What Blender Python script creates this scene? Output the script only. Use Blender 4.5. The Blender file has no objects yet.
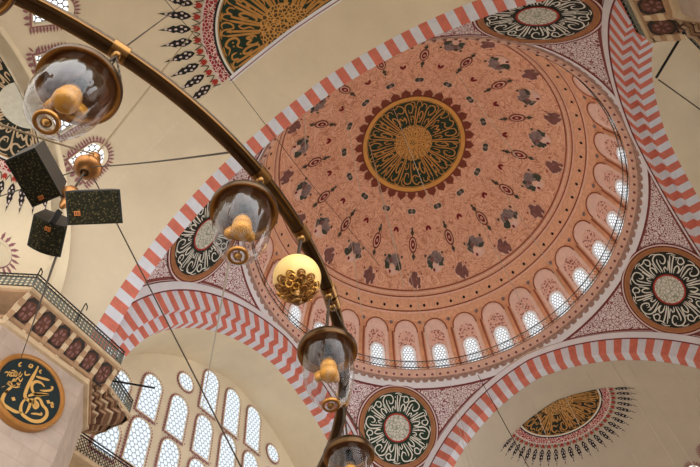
import bpy, bmesh, math, random
from mathutils import Vector, Matrix
random.seed(7)
C = bpy.context.scene.collection
PI = math.pi
SUN_SIDE = (-.28, -.96, 0); SKY_LO, SKY_HI = 0.3, 4.7; UP_W = 29.0
sin, cos, sqrt, radians, hypot, atan2, acos = math.sin, math.cos, math.sqrt, math.radians, math.hypot, math.atan2, math.acos
Z0 = 33.69                      # dome springing ring above the floor
# ---------------------------------------------------------------- camera
CAM = Vector((-22.384532, -4.738346, -32.091254))
CM = Matrix(((0.5570427402, -0.6795892551, -0.4773487507), (-0.8269118099, -0.5071232957, -0.2429872866), (-0.0769431225, 0.5300796234, -0.8444497313)))
FPX = 609.25
def ray(x, y):
    return CM @ Vector(((x - 350) / FPX, -(y - 233.5) / FPX, -1.0))
def at(x, y, axis, val):        # the point of the axis=val plane that stands at this place of the photograph
    d = ray(x, y); t = (val - CAM[axis]) / d[axis]
    return CAM + d * t
# ---------------------------------------------------------------- materials
MATS = {}
def srgb(c):
    return tuple(((v / 255) / 12.92 if v / 255 <= 0.04045 else ((v / 255 + 0.055) / 1.055) ** 2.4) for v in c)
def mat(name, rgb, rough=0.75, metal=0.0, var=0.0, scale=1.0, spec=0.3):
    m = bpy.data.materials.new(name); m.use_nodes = True
    nt = m.node_tree; b = nt.nodes['Principled BSDF']
    c = srgb(rgb)
    b.inputs['Roughness'].default_value = rough; b.inputs['Metallic'].default_value = metal
    b.inputs['Specular IOR Level'].default_value = spec
    if var > 0:
        tc = nt.nodes.new('ShaderNodeTexCoord'); n = nt.nodes.new('ShaderNodeTexNoise')
        n.inputs['Scale'].default_value = scale; n.inputs['Detail'].default_value = 6; n.inputs['Roughness'].default_value = 0.65
        nt.links.new(tc.outputs['Object'], n.inputs['Vector'])
        r = nt.nodes.new('ShaderNodeValToRGB')
        r.color_ramp.elements[0].position = 0.3; r.color_ramp.elements[1].position = 0.7
        r.color_ramp.elements[0].color = (*[v * (1 - var) for v in c], 1); r.color_ramp.elements[1].color = (*[min(1, v * (1 + var)) for v in c], 1)
        nt.links.new(n.outputs['Fac'], r.inputs['Fac']); nt.links.new(r.outputs['Color'], b.inputs['Base Color'])
    else:
        b.inputs['Base Color'].default_value = (*c, 1)
    MATS[name] = m
    return m
def ramp_nodes(m, fac_out, stops, link=True):
    nt = m.node_tree; r = nt.nodes.new('ShaderNodeValToRGB'); e = r.color_ramp.elements
    while len(e) < len(stops): e.new(0.5)
    for el, (p, c) in zip(e, stops): el.position = p; el.color = (*srgb(c), 1)
    nt.links.new(fac_out, r.inputs['Fac'])
    if link: nt.links.new(r.outputs['Color'], nt.nodes['Principled BSDF'].inputs['Base Color'])
    return r
def vor(m, scale, feature='F1', warp=0.0):
    nt = m.node_tree; tc = nt.nodes.new('ShaderNodeTexCoord'); v = nt.nodes.new('ShaderNodeTexVoronoi')
    v.feature = feature; v.inputs['Scale'].default_value = scale
    src = tc.outputs['Object']
    if warp:
        n = nt.nodes.new('ShaderNodeTexNoise'); n.inputs['Scale'].default_value = scale * 1.3; n.inputs['Detail'].default_value = 1
        nt.links.new(src, n.inputs['Vector'])
        a = nt.nodes.new('ShaderNodeMixRGB'); a.blend_type = 'ADD'; a.inputs['Fac'].default_value = warp
        nt.links.new(src, a.inputs['Color1']); nt.links.new(n.outputs['Color'], a.inputs['Color2']); src = a.outputs['Color']
    nt.links.new(src, v.inputs['Vector'])
    return v.outputs['Distance']

mat('plaster', (220, 204, 174), 0.85, var=0.07, scale=0.35)
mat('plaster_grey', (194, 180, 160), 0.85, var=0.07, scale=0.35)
mat('white_stone', (212, 213, 219), 0.8, var=0.08, scale=2.5)
mat('red_stone', (206, 116, 96), 0.85, var=0.14, scale=2.5)
mat('border_white', (228, 228, 230), 0.8, var=0.05, scale=1.5)
mat('dark_red', (112, 48, 48), 0.85)
mat('brown_red', (128, 66, 58), 0.85, var=.15, scale=3)
mat('line_white', (214, 196, 188), 0.85)
mat('gold_paint', (184, 132, 66), 0.55, var=0.12, scale=3)
mat('gold_ring', (206, 150, 72), 0.5, var=0.1, scale=2)
mat('copper_ring', (158, 104, 66), 0.6, var=0.15, scale=2)
mat('green_field', (32, 52, 36), 0.8, var=0.25, scale=3)
mat('black_field', (34, 38, 30), 0.8, var=0.25, scale=3)
mat('script_white', (222, 220, 206), 0.75)
mat('hub_pale', (204, 200, 184), 0.8, var=0.1, scale=6)
mat('ink_black', (36, 32, 32), 0.85)
mat('ink_red', (168, 56, 44), 0.85)
mat('ink_purple', (152, 102, 104), 0.85)
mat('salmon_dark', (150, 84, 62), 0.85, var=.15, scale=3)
mat('petal', (120, 60, 44), 0.85, var=.25, scale=5)
mat('motif_green', (66, 70, 58), 0.85, var=0.4, scale=4)
mat('motif_grey', (130, 112, 108), 0.85, var=0.45, scale=2.6)
mat('motif_purple', (122, 82, 76), 0.85, var=0.35, scale=3)
mat('motif_red', (122, 30, 36), 0.85)
mat('halo', (222, 180, 156), 0.85, var=.1, scale=3)
mat('drum_pink', (222, 188, 172), 0.85, var=0.08, scale=3)
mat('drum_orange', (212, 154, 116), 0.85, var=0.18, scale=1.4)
mat('drum_leaf', (164, 104, 92), 0.85, var=.2, scale=3)
mat('frieze', (218, 166, 132), 0.85, var=0.16, scale=5)
mat('fringe', (160, 128, 114), 0.85, var=0.3, scale=4)
mat('iron', (34, 32, 30), 0.5, 0.6)
mat('iron_lattice', (116, 118, 106), 0.6, 0.2)
mat('rope', (112, 92, 66), 0.9)
mat('brass_boss', (150, 102, 58), 0.42, 0.9, var=.2, scale=9)
mat('soffit_brown', (126, 92, 68), 0.85, var=.25, scale=3)
mat('brass', (128, 92, 50), 0.3, 1.0, var=0.2, scale=6)
mat('brass_dark', (74, 54, 34), 0.32, 1.0, var=0.3, scale=8)
mat('brass_bright', (214, 160, 78), 0.25, 1.0)
mat('chain', (58, 46, 34), 0.5, 0.7)
mat('cable', (190, 178, 158), 0.6)
mat('pier_stone', (196, 176, 156), 0.8)
mat('stone_tan', (158, 124, 92), 0.8, var=0.2, scale=2)
mat('stone_cream', (190, 164, 130), 0.8, var=0.15, scale=2)
mat('coffer', (88, 54, 38), 0.85, var=0.35, scale=4)
mat('coffer_dark', (50, 40, 34), 0.85, var=0.4, scale=7)
mat('roundel_green', (22, 36, 36), 0.7, var=0.15, scale=2)
mat('roundel_rim', (160, 108, 52), 0.45, 0.2, var=0.15, scale=3)
mat('script_gold', (204, 158, 88), 0.5, 0.1)
mat('speaker_black', (30, 30, 24), 0.7)
mat('speaker_side', (56, 49, 40), 0.6)
mat('badge', (186, 106, 40), 0.5)
mat('carpet', (124, 114, 106), 0.95, var=0.2, scale=1)
mat('bulb_gold', (188, 132, 44), 0.45, 0.3, var=.12, scale=8)
mat('bulb_brown', (176, 116, 84), 0.5, var=.15, scale=25)
mat('lamp_inner', (104, 72, 50), 0.9, spec=.05)
mat('brass_rim', (156, 108, 54), 0.36, 0.9, var=.15, scale=8)
mat('globe_ivory', (224, 186, 112), 0.4, var=.06, scale=6)
# mottled salmon field of the dome: fine scrolling painted over a plain ground
m = mat('salmon', (228, 168, 136), 0.85)
nt = m.node_tree; tc = nt.nodes.new('ShaderNodeTexCoord')
n1 = nt.nodes.new('ShaderNodeTexNoise'); n1.inputs['Scale'].default_value = 1.15; n1.inputs['Detail'].default_value = 1.2; n1.inputs['Distortion'].default_value = 1.5
nt.links.new(tc.outputs['Object'], n1.inputs['Vector'])
ramp_nodes(m, n1.outputs['Fac'], [(0.28, (200, 143, 112)), (0.40, (226, 176, 147)), (0.455, (222, 168, 138)), (0.48, (176, 116, 88)), (0.505, (232, 184, 155)), (0.56, (212, 157, 124)), (0.60, (180, 121, 94)), (0.63, (226, 178, 148))])
# arabesque fields of the pendentives
m = mat('arabesque', (214, 196, 192), 0.85)
d = vor(m, 4.2, 'DISTANCE_TO_EDGE', 0.15)
ramp_nodes(m, d, [(0.0, (120, 52, 56)), (0.045, (138, 66, 68)), (0.075, (220, 206, 204)), (0.3, (228, 216, 212)), (0.33, (160, 96, 96)), (0.42, (74, 40, 44))])
m = mat('hub_gold', (206, 152, 78), 0.5)
d = vor(m, 6.0, 'DISTANCE_TO_EDGE', 0.08)
ramp_nodes(m, d, [(0.0, (204, 152, 80)), (0.1, (198, 144, 74)), (0.17, (92, 66, 32)), (0.6, (56, 48, 26))])
m = mat('hub_green', (204, 200, 184), 0.8)
d = vor(m, 4.5, 'DISTANCE_TO_EDGE', 0.08)
ramp_nodes(m, d, [(0.0, (140, 148, 124)), (0.06, (150, 156, 132)), (0.1, (208, 204, 190)), (0.5, (214, 208, 194))])
m = mat('damask', (206, 160, 142), 0.85)
d = vor(m, 5.0, 'F1', 0.1)
ramp_nodes(m, d, [(0.0, (124, 66, 56)), (0.33, (150, 92, 80)), (0.42, (216, 172, 154)), (1.0, (222, 178, 160))])
m = mat('braid', (190, 120, 116), 0.85)
d = vor(m, 6.0, 'DISTANCE_TO_EDGE', 0.0)
ramp_nodes(m, d, [(0.0, (226, 206, 192)), (0.05, (220, 196, 184)), (0.1, (156, 44, 52)), (0.6, (140, 40, 50))])
m = mat('rail_lattice', (40, 38, 34), 0.5, 0.5)
# coursed stone of the piers
m = MATS['pier_stone']; nt = m.node_tree; tc = nt.nodes.new('ShaderNodeTexCoord'); br = nt.nodes.new('ShaderNodeTexBrick')
mp = nt.nodes.new('ShaderNodeMapping'); mp.inputs['Rotation'].default_value = (radians(90), 0, 0)
nt.links.new(tc.outputs['Object'], mp.inputs['Vector']); nt.links.new(mp.outputs['Vector'], br.inputs['Vector'])
br.inputs['Scale'].default_value = 0.45; br.inputs['Mortar Size'].default_value = 0.006
br.inputs['Color1'].default_value = (*srgb((172, 153, 137)), 1); br.inputs['Color2'].default_value = (*srgb((168, 148, 131)), 1); br.inputs['Mortar'].default_value = (*srgb((160, 139, 122)), 1)
nn = nt.nodes.new('ShaderNodeTexNoise'); nn.inputs['Scale'].default_value = 1.3; nn.inputs['Detail'].default_value = 6
nt.links.new(tc.outputs['Object'], nn.inputs['Vector'])
mx = nt.nodes.new('ShaderNodeMixRGB'); mx.blend_type = 'OVERLAY'; mx.inputs['Fac'].default_value = 0.35
nt.links.new(br.outputs['Color'], mx.inputs['Color1']); nt.links.new(nn.outputs['Fac'], mx.inputs['Color2'])
nt.links.new(mx.outputs['Color'], nt.nodes['Principled BSDF'].inputs['Base Color'])
# speaker grille cloth: fine speckle
m = mat('speaker_grille', (40, 40, 30), 0.95, spec=.05)
d = vor(m, 46.0, 'F1', 0.0)
ramp_nodes(m, d, [(0.0, (128, 108, 64)), (0.16, (84, 74, 46)), (0.34, (40, 37, 25)), (1.0, (26, 25, 18))])
# glass of the lamps
g = bpy.data.materials.new('lamp_glass'); g.use_nodes = True; nt = g.node_tree; nt.nodes.clear()
out = nt.nodes.new('ShaderNodeOutputMaterial'); tr = nt.nodes.new('ShaderNodeBsdfTransparent'); gl = nt.nodes.new('ShaderNodeBsdfGlossy'); df = nt.nodes.new('ShaderNodeBsdfTranslucent')
m1 = nt.nodes.new('ShaderNodeMixShader'); m2 = nt.nodes.new('ShaderNodeMixShader')
gl.inputs['Roughness'].default_value = 0.05; tr.inputs['Color'].default_value = (0.93, 0.92, 0.92, 1); df.inputs['Color'].default_value = (.9, .9, .92, 1)
tcn = nt.nodes.new('ShaderNodeTexCoord'); mpn = nt.nodes.new('ShaderNodeMapping'); mpn.inputs['Scale'].default_value = (34, 34, 7)
nn = nt.nodes.new('ShaderNodeTexNoise'); nn.inputs['Scale'].default_value = 1.0; nn.inputs['Detail'].default_value = 1
bp = nt.nodes.new('ShaderNodeBump'); bp.inputs['Strength'].default_value = 0.3; bp.inputs['Distance'].default_value = 0.02
nt.links.new(tcn.outputs['Object'], mpn.inputs['Vector']); nt.links.new(mpn.outputs['Vector'], nn.inputs['Vector']); nt.links.new(nn.outputs['Fac'], bp.inputs['Height']); nt.links.new(bp.outputs['Normal'], gl.inputs['Normal'])
lw = nt.nodes.new('ShaderNodeLayerWeight'); lw.inputs['Blend'].default_value = 0.5; nt.links.new(bp.outputs['Normal'], lw.inputs['Normal'])
pw = nt.nodes.new('ShaderNodeMath'); pw.operation = 'POWER'; pw.inputs[1].default_value = 2.6; nt.links.new(lw.outputs['Facing'], pw.inputs[0])
ml = nt.nodes.new('ShaderNodeMath'); ml.operation = 'MULTIPLY_ADD'; ml.inputs[1].default_value = 0.6; ml.inputs[2].default_value = 0.006; nt.links.new(pw.outputs[0], ml.inputs[0])
mk = nt.nodes.new('ShaderNodeMapRange'); mk.inputs[1].default_value = .5; mk.inputs[2].default_value = .72; mk.inputs[3].default_value = 0.0; mk.inputs[4].default_value = .24; nt.links.new(nn.outputs['Fac'], mk.inputs[0])
nt.links.new(mk.outputs[0], m1.inputs[0]); nt.links.new(tr.outputs[0], m1.inputs[1]); nt.links.new(df.outputs[0], m1.inputs[2])
nt.links.new(ml.outputs[0], m2.inputs[0]); nt.links.new(m1.outputs[0], m2.inputs[1]); nt.links.new(gl.outputs[0], m2.inputs[2]); nt.links.new(m2.outputs[0], out.inputs['Surface'])
MATS['lamp_glass'] = g
# daylit window panes: sky white seen through a plaster lattice of round openings (UV in metres)
def pane_mat(name, cell, lit, bars, strength, rad=0.40):
    m = bpy.data.materials.new(name); m.use_nodes = True; nt = m.node_tree; b = nt.nodes['Principled BSDF']
    uv = nt.nodes.new('ShaderNodeUVMap'); uv.uv_map = 'UVMap'
    def lattice(off):
        a = nt.nodes.new('ShaderNodeVectorMath'); a.operation = 'MULTIPLY'; a.inputs[1].default_value = (1 / cell, 1 / (cell * 1.732), 0)
        nt.links.new(uv.outputs[0], a.inputs[0])
        s = nt.nodes.new('ShaderNodeVectorMath'); s.operation = 'ADD'; s.inputs[1].default_value = (off, off, 0); nt.links.new(a.outputs[0], s.inputs[0])
        f = nt.nodes.new('ShaderNodeVectorMath'); f.operation = 'FRACTION'; nt.links.new(s.outputs[0], f.inputs[0])
        c = nt.nodes.new('ShaderNodeVectorMath'); c.operation = 'SUBTRACT'; c.inputs[1].default_value = (0.5, 0.5, 0); nt.links.new(f.outputs[0], c.inputs[0])
        k = nt.nodes.new('ShaderNodeVectorMath'); k.operation = 'MULTIPLY'; k.inputs[1].default_value = (1, 1.732, 0); nt.links.new(c.outputs[0], k.inputs[0])
        l = nt.nodes.new('ShaderNodeVectorMath'); l.operation = 'LENGTH'; nt.links.new(k.outputs[0], l.inputs[0])
        return l.outputs['Value']
    mn = nt.nodes.new('ShaderNodeMath'); mn.operation = 'MINIMUM'; nt.links.new(lattice(0.0), mn.inputs[0]); nt.links.new(lattice(0.5), mn.inputs[1])
    r = nt.nodes.new('ShaderNodeValToRGB'); e = r.color_ramp.elements
    e[0].position = rad; e[0].color = (*srgb(lit), 1); e[1].position = rad + 0.05; e[1].color = (*srgb(bars), 1)
    nt.links.new(mn.outputs[0], r.inputs['Fac'])
    b.inputs['Base Color'].default_value = (0.02, 0.02, 0.02, 1)
    nt.links.new(r.outputs['Color'], b.inputs['Emission Color']); b.inputs['Emission Strength'].default_value = strength
    MATS[name] = m
pane_mat('pane_near', 0.27, (255, 255, 255), (60, 58, 56), 1.5)
pane_mat('pane_wall', 0.30, (236, 246, 255), (150, 158, 162), 1.0, 0.40)
pane_mat('pane_drum', 0.25, (250, 252, 255), (110, 110, 110), 0.95, 0.40)

# ---------------------------------------------------------------- mesh builder
class MB:
    def __init__(s): s.v = []; s.f = []; s.m = []; s.names = []; s.uv = None
    def mi(s, name):
        if name not in s.names: s.names.append(name)
        return s.names.index(name)
    def add(s, vs, fs, m):
        o = len(s.v); k = s.mi(m); s.v += [tuple(p) for p in vs]
        for f in fs: s.f.append([i + o for i in f]); s.m.append(k)
    def quadgrid(s, rows, m, close=False):            # rows: list of equal-length point lists; m: name or f(i, j)
        o = len(s.v); nr, nc = len(rows), len(rows[0])
        for r in rows: s.v += [tuple(p) for p in r]
        for i in range(nr - 1):
            for j in range(nc - (0 if close else 1)):
                j2 = (j + 1) % nc
                s.f.append([o + i * nc + j, o + i * nc + j2, o + (i + 1) * nc + j2, o + (i + 1) * nc + j])
                s.m.append(s.mi(m(i, j) if callable(m) else m))
    def poly(s, pts, m): s.add(pts, [list(range(len(pts)))], m)
    def box(s, c, sx, sy, sz, m, R=None):
        pts = [Vector((x * sx / 2, y * sy / 2, z * sz / 2)) for x in (-1, 1) for y in (-1, 1) for z in (-1, 1)]
        if R is not None: pts = [R @ p for p in pts]
        s.add([p + Vector(c) for p in pts], [(0, 1, 3, 2), (4, 6, 7, 5), (0, 4, 5, 1), (2, 3, 7, 6), (0, 2, 6, 4), (1, 5, 7, 3)], m)
    def prism(s, poly, z0, z1, m, mtop=None):
        n = len(poly)
        s.add([(x, y, z0) for x, y in poly] + [(x, y, z1) for x, y in poly], [[i, (i + 1) % n, n + (i + 1) % n, n + i] for i in range(n)] + [list(range(n))[::-1]] + [list(range(n, 2 * n))], m)
    def tube(s, pts, r, m, n=8, cap=True):
        pts = [Vector(p) for p in pts]; rows = []
        up = None
        for i, p in enumerate(pts):
            t = (pts[min(i + 1, len(pts) - 1)] - pts[max(i - 1, 0)]).normalized()
            if up is None: up = t.orthogonal().normalized()
            up = (up - t * up.dot(t)).normalized(); b = t.cross(up)
            rr = r(i / (len(pts) - 1)) if callable(r) else r
            rows.append([p + (up * cos(2 * PI * k / n) + b * sin(2 * PI * k / n)) * rr for k in range(n)])
        s.quadgrid(rows, m, True)
        if cap: s.poly(rows[0][::-1], m); s.poly(rows[-1], m)
    def lathe(s, prof, m, n=32, c=(0, 0, 0)):
        rows = [[(c[0] + r * cos(2 * PI * k / n), c[1] + r * sin(2 * PI * k / n), c[2] + z) for k in range(n)] for r, z in prof]
        s.quadgrid(rows, m, True)
    def build(s, name, parent=None, smooth=False, local=False):
        me = bpy.data.meshes.new(name)
        dz = 0 if local else Z0
        me.from_pydata([(x, y, z + dz) for x, y, z in s.v], [], s.f)
        for nm in s.names: me.materials.append(MATS[nm])
        me.polygons.foreach_set('material_index', s.m)
        if smooth: me.polygons.foreach_set('use_smooth', [True] * len(me.polygons))
        if s.uv:
            l = me.uv_layers.new(name='UVMap')
            for lp in me.loops: l.data[lp.index].uv = s.uv[lp.vertex_index]
        me.update()
        o = bpy.data.objects.new(name, me); C.objects.link(o)
        if parent is not None:
            o.parent = parent
            if not local: o.matrix_parent_inverse = Matrix.Translation(-Vector(parent.location))
        return o
def tag(o, label, cat, group=None):
    o['label'] = label; o['category'] = cat
    if group: o['group'] = group
    return o
def thing(name, label, cat, loc, group=None):         # loc in the ring frame
    o = bpy.data.objects.new(name, None); C.objects.link(o); o.location = (loc[0], loc[1], loc[2] + Z0)
    o.empty_display_size = 0.1
    return tag(o, label, cat, group)
def structure(o): o['kind'] = 'structure'; return o
def spline(pts, n=6, closed=False):                   # Catmull-Rom through 2-D points
    P = [Vector(p) for p in pts]; out = []; N = len(P)
    for i in range(N if closed else N - 1):
        a, b, c, d = (P[(i - 1) % N] if closed or i > 0 else P[i]), P[i], P[(i + 1) % N], (P[(i + 2) % N] if closed or i + 2 < N else P[i + 1])
        for k in range(n):
            t = k / n
            out.append(0.5 * (2 * b + (c - a) * t + (2 * a - 5 * b + 4 * c - d) * t * t + (3 * b - a - 3 * c + d) * t ** 3))
    if not closed: out.append(P[-1])
    return out
def ribbon(mb, pts, w, f, m, n=6, taper=0.35, closed=False):   # a pen stroke: pts 2-D, f maps 2-D to the surface
    q = spline(pts, n, closed) if len(pts) > 2 else [Vector(p) for p in pts]
    L, Rr = [], []
    for i, p in enumerate(q):
        t = (q[min(i + 1, len(q) - 1)] - q[max(i - 1, 0)])
        if t.length < 1e-9: t = Vector((1, 0))
        t.normalize(); nn = Vector((-t.y, t.x))
        u = i / max(1, len(q) - 1)
        ww = w * (1 if closed else (taper + (1 - taper) * min(1, 5 * u, 5 * (1 - u)))) / 2
        L.append(f(*(p + nn * ww))); Rr.append(f(*(p - nn * ww)))
    mb.quadgrid([L, Rr], m)
def disc(mb, r0, r1, f, m, n=72, k=6, a0=0, a1=2 * PI):        # ring of the surface f(u, v)
    rows = [[f(r * cos(a0 + (a1 - a0) * j / n), r * sin(a0 + (a1 - a0) * j / n)) for j in range(n + 1)] for r in [r0 + (r1 - r0) * i / k for i in range(k + 1)]]
    mb.quadgrid(rows, m)
def blob(mb, c, a, b, rot, f, m, n=14, jag=0.0, k=0):
    pts = []
    for j in range(n):
        t = 2 * PI * j / n; q = 1 + jag * (random.random() - 0.5) * 2
        x, y = a * q * cos(t), b * q * sin(t)
        pts.append(f(c[0] + x * cos(rot) - y * sin(rot), c[1] + x * sin(rot) + y * cos(rot)))
    mb.poly(pts, m)

# ---------------------------------------------------------------- shape of the hall
RIM = 13.0; S = 12.74; RA = 14.56; ZA = -14.68; EC = 1.172; WF = 1.12
DR, DH, DZ = 13.4, 14.0, 1.0
def dome_pt(r, a, off=0.0):
    r = min(r, DR); z = DZ + DH * sqrt(max(0, 1 - (r / DR) ** 2)); k = 1 - off / 13.4
    sh = z / (DH + DZ)
    return Vector((r * k * cos(a) - 0.15 * sh, r * k * sin(a) - 0.55 * sh, z * k))
def dome_z(z, a, off=0.0):
    if z >= DZ: return dome_pt(DR * sqrt(max(0, 1 - ((z - DZ) / DH) ** 2)), a, off)
    p = dome_pt(DR, a, off); p.z = z; return p
def fr(r): return r * (1.012 + .0004 * r * r)
def ya(z, R): return sqrt(max(0, R * R - (z - ZA) ** 2)) - EC if z > ZA else R - EC
def phimax(R): return acos(EC / R)
def prof(R, f):                                       # f -1..1 across the arch
    ph = phimax(R) * (1 - abs(f)); l = R * cos(ph) - EC
    return (l if f > 0 else -l), ZA + R * sin(ph)
SIDES = {'west': Matrix(((-1, 0), (0, -1))), 'east': Matrix(((1, 0), (0, 1))), 'north': Matrix(((0, -1), (1, 0))), 'south': Matrix(((0, 1), (-1, 0)))}
def side_pt(side, l, d, z):                           # lateral, depth outward from the arch face, height
    v = SIDES[side] @ Vector((S + d, l)); return Vector((v.x, v.y, z))

# ---- main dome
mb = MB(); NA = 128
rr = [0.0, 1.5, 3.0, 4.3, 5.5, 6.7, 7.9, 8.9, 9.7, 10.35, 10.5, 10.62, 10.74, 11.06, 11.2]
rings = [dome_pt(fr(r), 0).z for r in rr[1:]] + [6.6, 5.8, 5.0, 4.2, 3.4, 2.6, 1.8, 1.2]
rows = [[dome_z(z, 2 * PI * j / NA) for j in range(NA)] for z in rings]
band = lambda i, j: ('salmon' if i < 8 else 'frieze' if i < 14 else 'drum_orange')
mb.quadgrid(rows, band, True)
mb.add([dome_z(14.999, 0)] + rows[0], [[0, 1 + j, 1 + (j + 1) % NA] for j in range(NA)], 'salmon')
# painted motifs of the dome, sixteenfold
def polar(a0, off):
    return lambda u, v: dome_pt(fr(hypot(u, v)), atan2(v, u) + a0, off)
for k in range(16):
    a = (k + 0.5) * PI / 8; f = polar(a, 0.05); g2 = polar(a, 0.07); h = polar(a, 0.09)
    # green cartouche
    blob(mb, (5.75, 0), .3, .42, 0, f, 'halo'); blob(mb, (5.75, -.14), .19, .2, 0, g2, 'motif_green'); blob(mb, (5.75, .14), .19, .2, 0, g2, 'motif_green'); blob(mb, (5.75, 0), .12, .12, 0, h, 'motif_grey')
    # hanging lozenge with knots
    blob(mb, (8.0, 0), .52, .34, 0, f, 'petal', 16); blob(mb, (8.0, 0), .42, .25, 0, g2, 'halo'); blob(mb, (8.0, 0), .3, .18, 0, h, 'motif_red'); blob(mb, (8.0, 0), .12, .08, 0, polar(a, .11), 'halo')
    for r, s in ((7.25, .2), (7.0, .12), (8.72, .18)): mb.poly([h(r - s * 1.2, 0), h(r, s * .8), h(r + s * 1.2, 0), h(r, -s * .8)], 'motif_green')
    ribbon(mb, [(6.8, 0), (9.0, 0)], .07, f, 'petal')
    # purple spray
    random.seed(100 + k % 3)
    blob(mb, (9.95, 0), .42, .55, 0, f, 'halo', 12, .15)
    for u, v, ra_, rb_ in ((9.7, 0, .2, .26), (9.95, .28, .24, .2), (9.98, -.28, .22, .22), (10.12, .05, .22, .2), (9.85, .1, .2, .2), (10.22, -.3, .1, .12)): blob(mb, (u, v), ra_, rb_, random.random() * 3, g2, 'motif_purple', 10, .3)
    for v in (-.55, .55): blob(mb, (9.65, v), .06, .06, 0, g2, 'motif_red', 6)
    a = k * PI / 8; f = polar(a, 0.05); g2 = polar(a, 0.07); h = polar(a, 0.09)
    for v in (-.11, .11): blob(mb, (7.05, v), .2, .1, .5 if v > 0 else -.5, f, 'motif_red', 8)
    # large grey bouquet, crescent shaped
    random.seed(40 + k % 4)
    blob(mb, (9.12, 0), .62, .74, 0, f, 'halo', 16, .1); blob(mb, (9.42, .02), .26, .3, 0, g2, 'drum_pink', 12, .15)
    for j, t in enumerate((-1.6, -1.15, -.7, -.25, .2, .65, 1.1, 1.6)):
        blob(mb, (9.18 - .36 * cos(t) + random.uniform(-.06, .06), .46 * sin(t)), .26, .23, t, h, 'motif_green' if j in (0, 5, 7) else 'motif_grey', 11, .4)
    blob(mb, (9.02, -.12), .22, .26, .4, polar(a, .1), 'motif_grey', 10, .3); blob(mb, (8.98, .2), .14, .16, .4, polar(a, .11), 'motif_purple', 9, .3)
    for v in (-.72, .72): blob(mb, (8.7, v), .09, .09, 0, g2, 'motif_green', 6)
    blob(mb, (9.55, .22), .1, .1, 0, h, 'motif_red', 7)
for k in range(64):                                   # black studs of the frieze
    blob(mb, (11.02, 0), .06, .1, 0, polar((k + .5) * PI / 32, .05), 'ink_black', 8)
for r, w, c in ((10.4, .03, 'salmon_dark'), (10.52, .04, 'halo'), (10.66, .025, 'salmon_dark'), (10.72, .03, 'halo'), (11.2, .02, 'salmon_dark'), (11.26, .03, 'halo')):
    disc(mb, r - w, r + w, polar(0, .04), c, 128, 1)
# drum: arched panels with damask above each window
NW = 32
for k in range(NW):
    a0 = (k + .5) * 2 * PI / NW
    def pan(off): return lambda u, v, a0=a0, off=off: dome_z(v + .72, a0 + u / 12.6, off)
    def arch_poly(w, z0, z1, n=14): return [(w / 2, z0 + (z1 - w / 2 - z0) * q / 8) for q in range(8)] + [(w / 2 * cos(PI * j / n), z1 - w / 2 + w / 2 * sin(PI * j / n)) for j in range(n + 1)] + [(-w / 2, z0 + (z1 - w / 2 - z0) * q / 8) for q in range(7, -1, -1)]
    def ring_strip(w, t, z0, z1, off, mname):
        A = arch_poly(w, z0, z1); B = arch_poly(w - 2 * t, z0, z1 - t); mb.quadgrid([[pan(off)(*p) for p in A], [pan(off)(*p) for p in B]], mname)
    def filled(w, z0, z1, off, mname):
        A = arch_poly(w, z0, z1); mb.quadgrid([[pan(off)(x, y) for x, y in A], [pan(off)(x * .5, y) for x, y in A], [pan(off)(0, y) for x, y in A]], mname)
    filled(1.96, .7, 5.95, .03, 'halo'); filled(1.8, .7, 5.85, .05, 'drum_pink')
    filled(1.36, .9, 5.0, .07, 'damask')
    ring_strip(2.02, .1, 4.9, 6.02, .08, 'salmon_dark')
    for s in (-1, 1):
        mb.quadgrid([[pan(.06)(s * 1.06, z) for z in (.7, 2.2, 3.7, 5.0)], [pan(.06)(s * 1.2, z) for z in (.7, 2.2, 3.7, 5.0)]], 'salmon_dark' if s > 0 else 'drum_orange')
    blob(mb, (1.22, 5.75), .16, .16, 0, pan(.06), 'motif_grey', 8)
dome = structure(mb.build('ceiling'))

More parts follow.
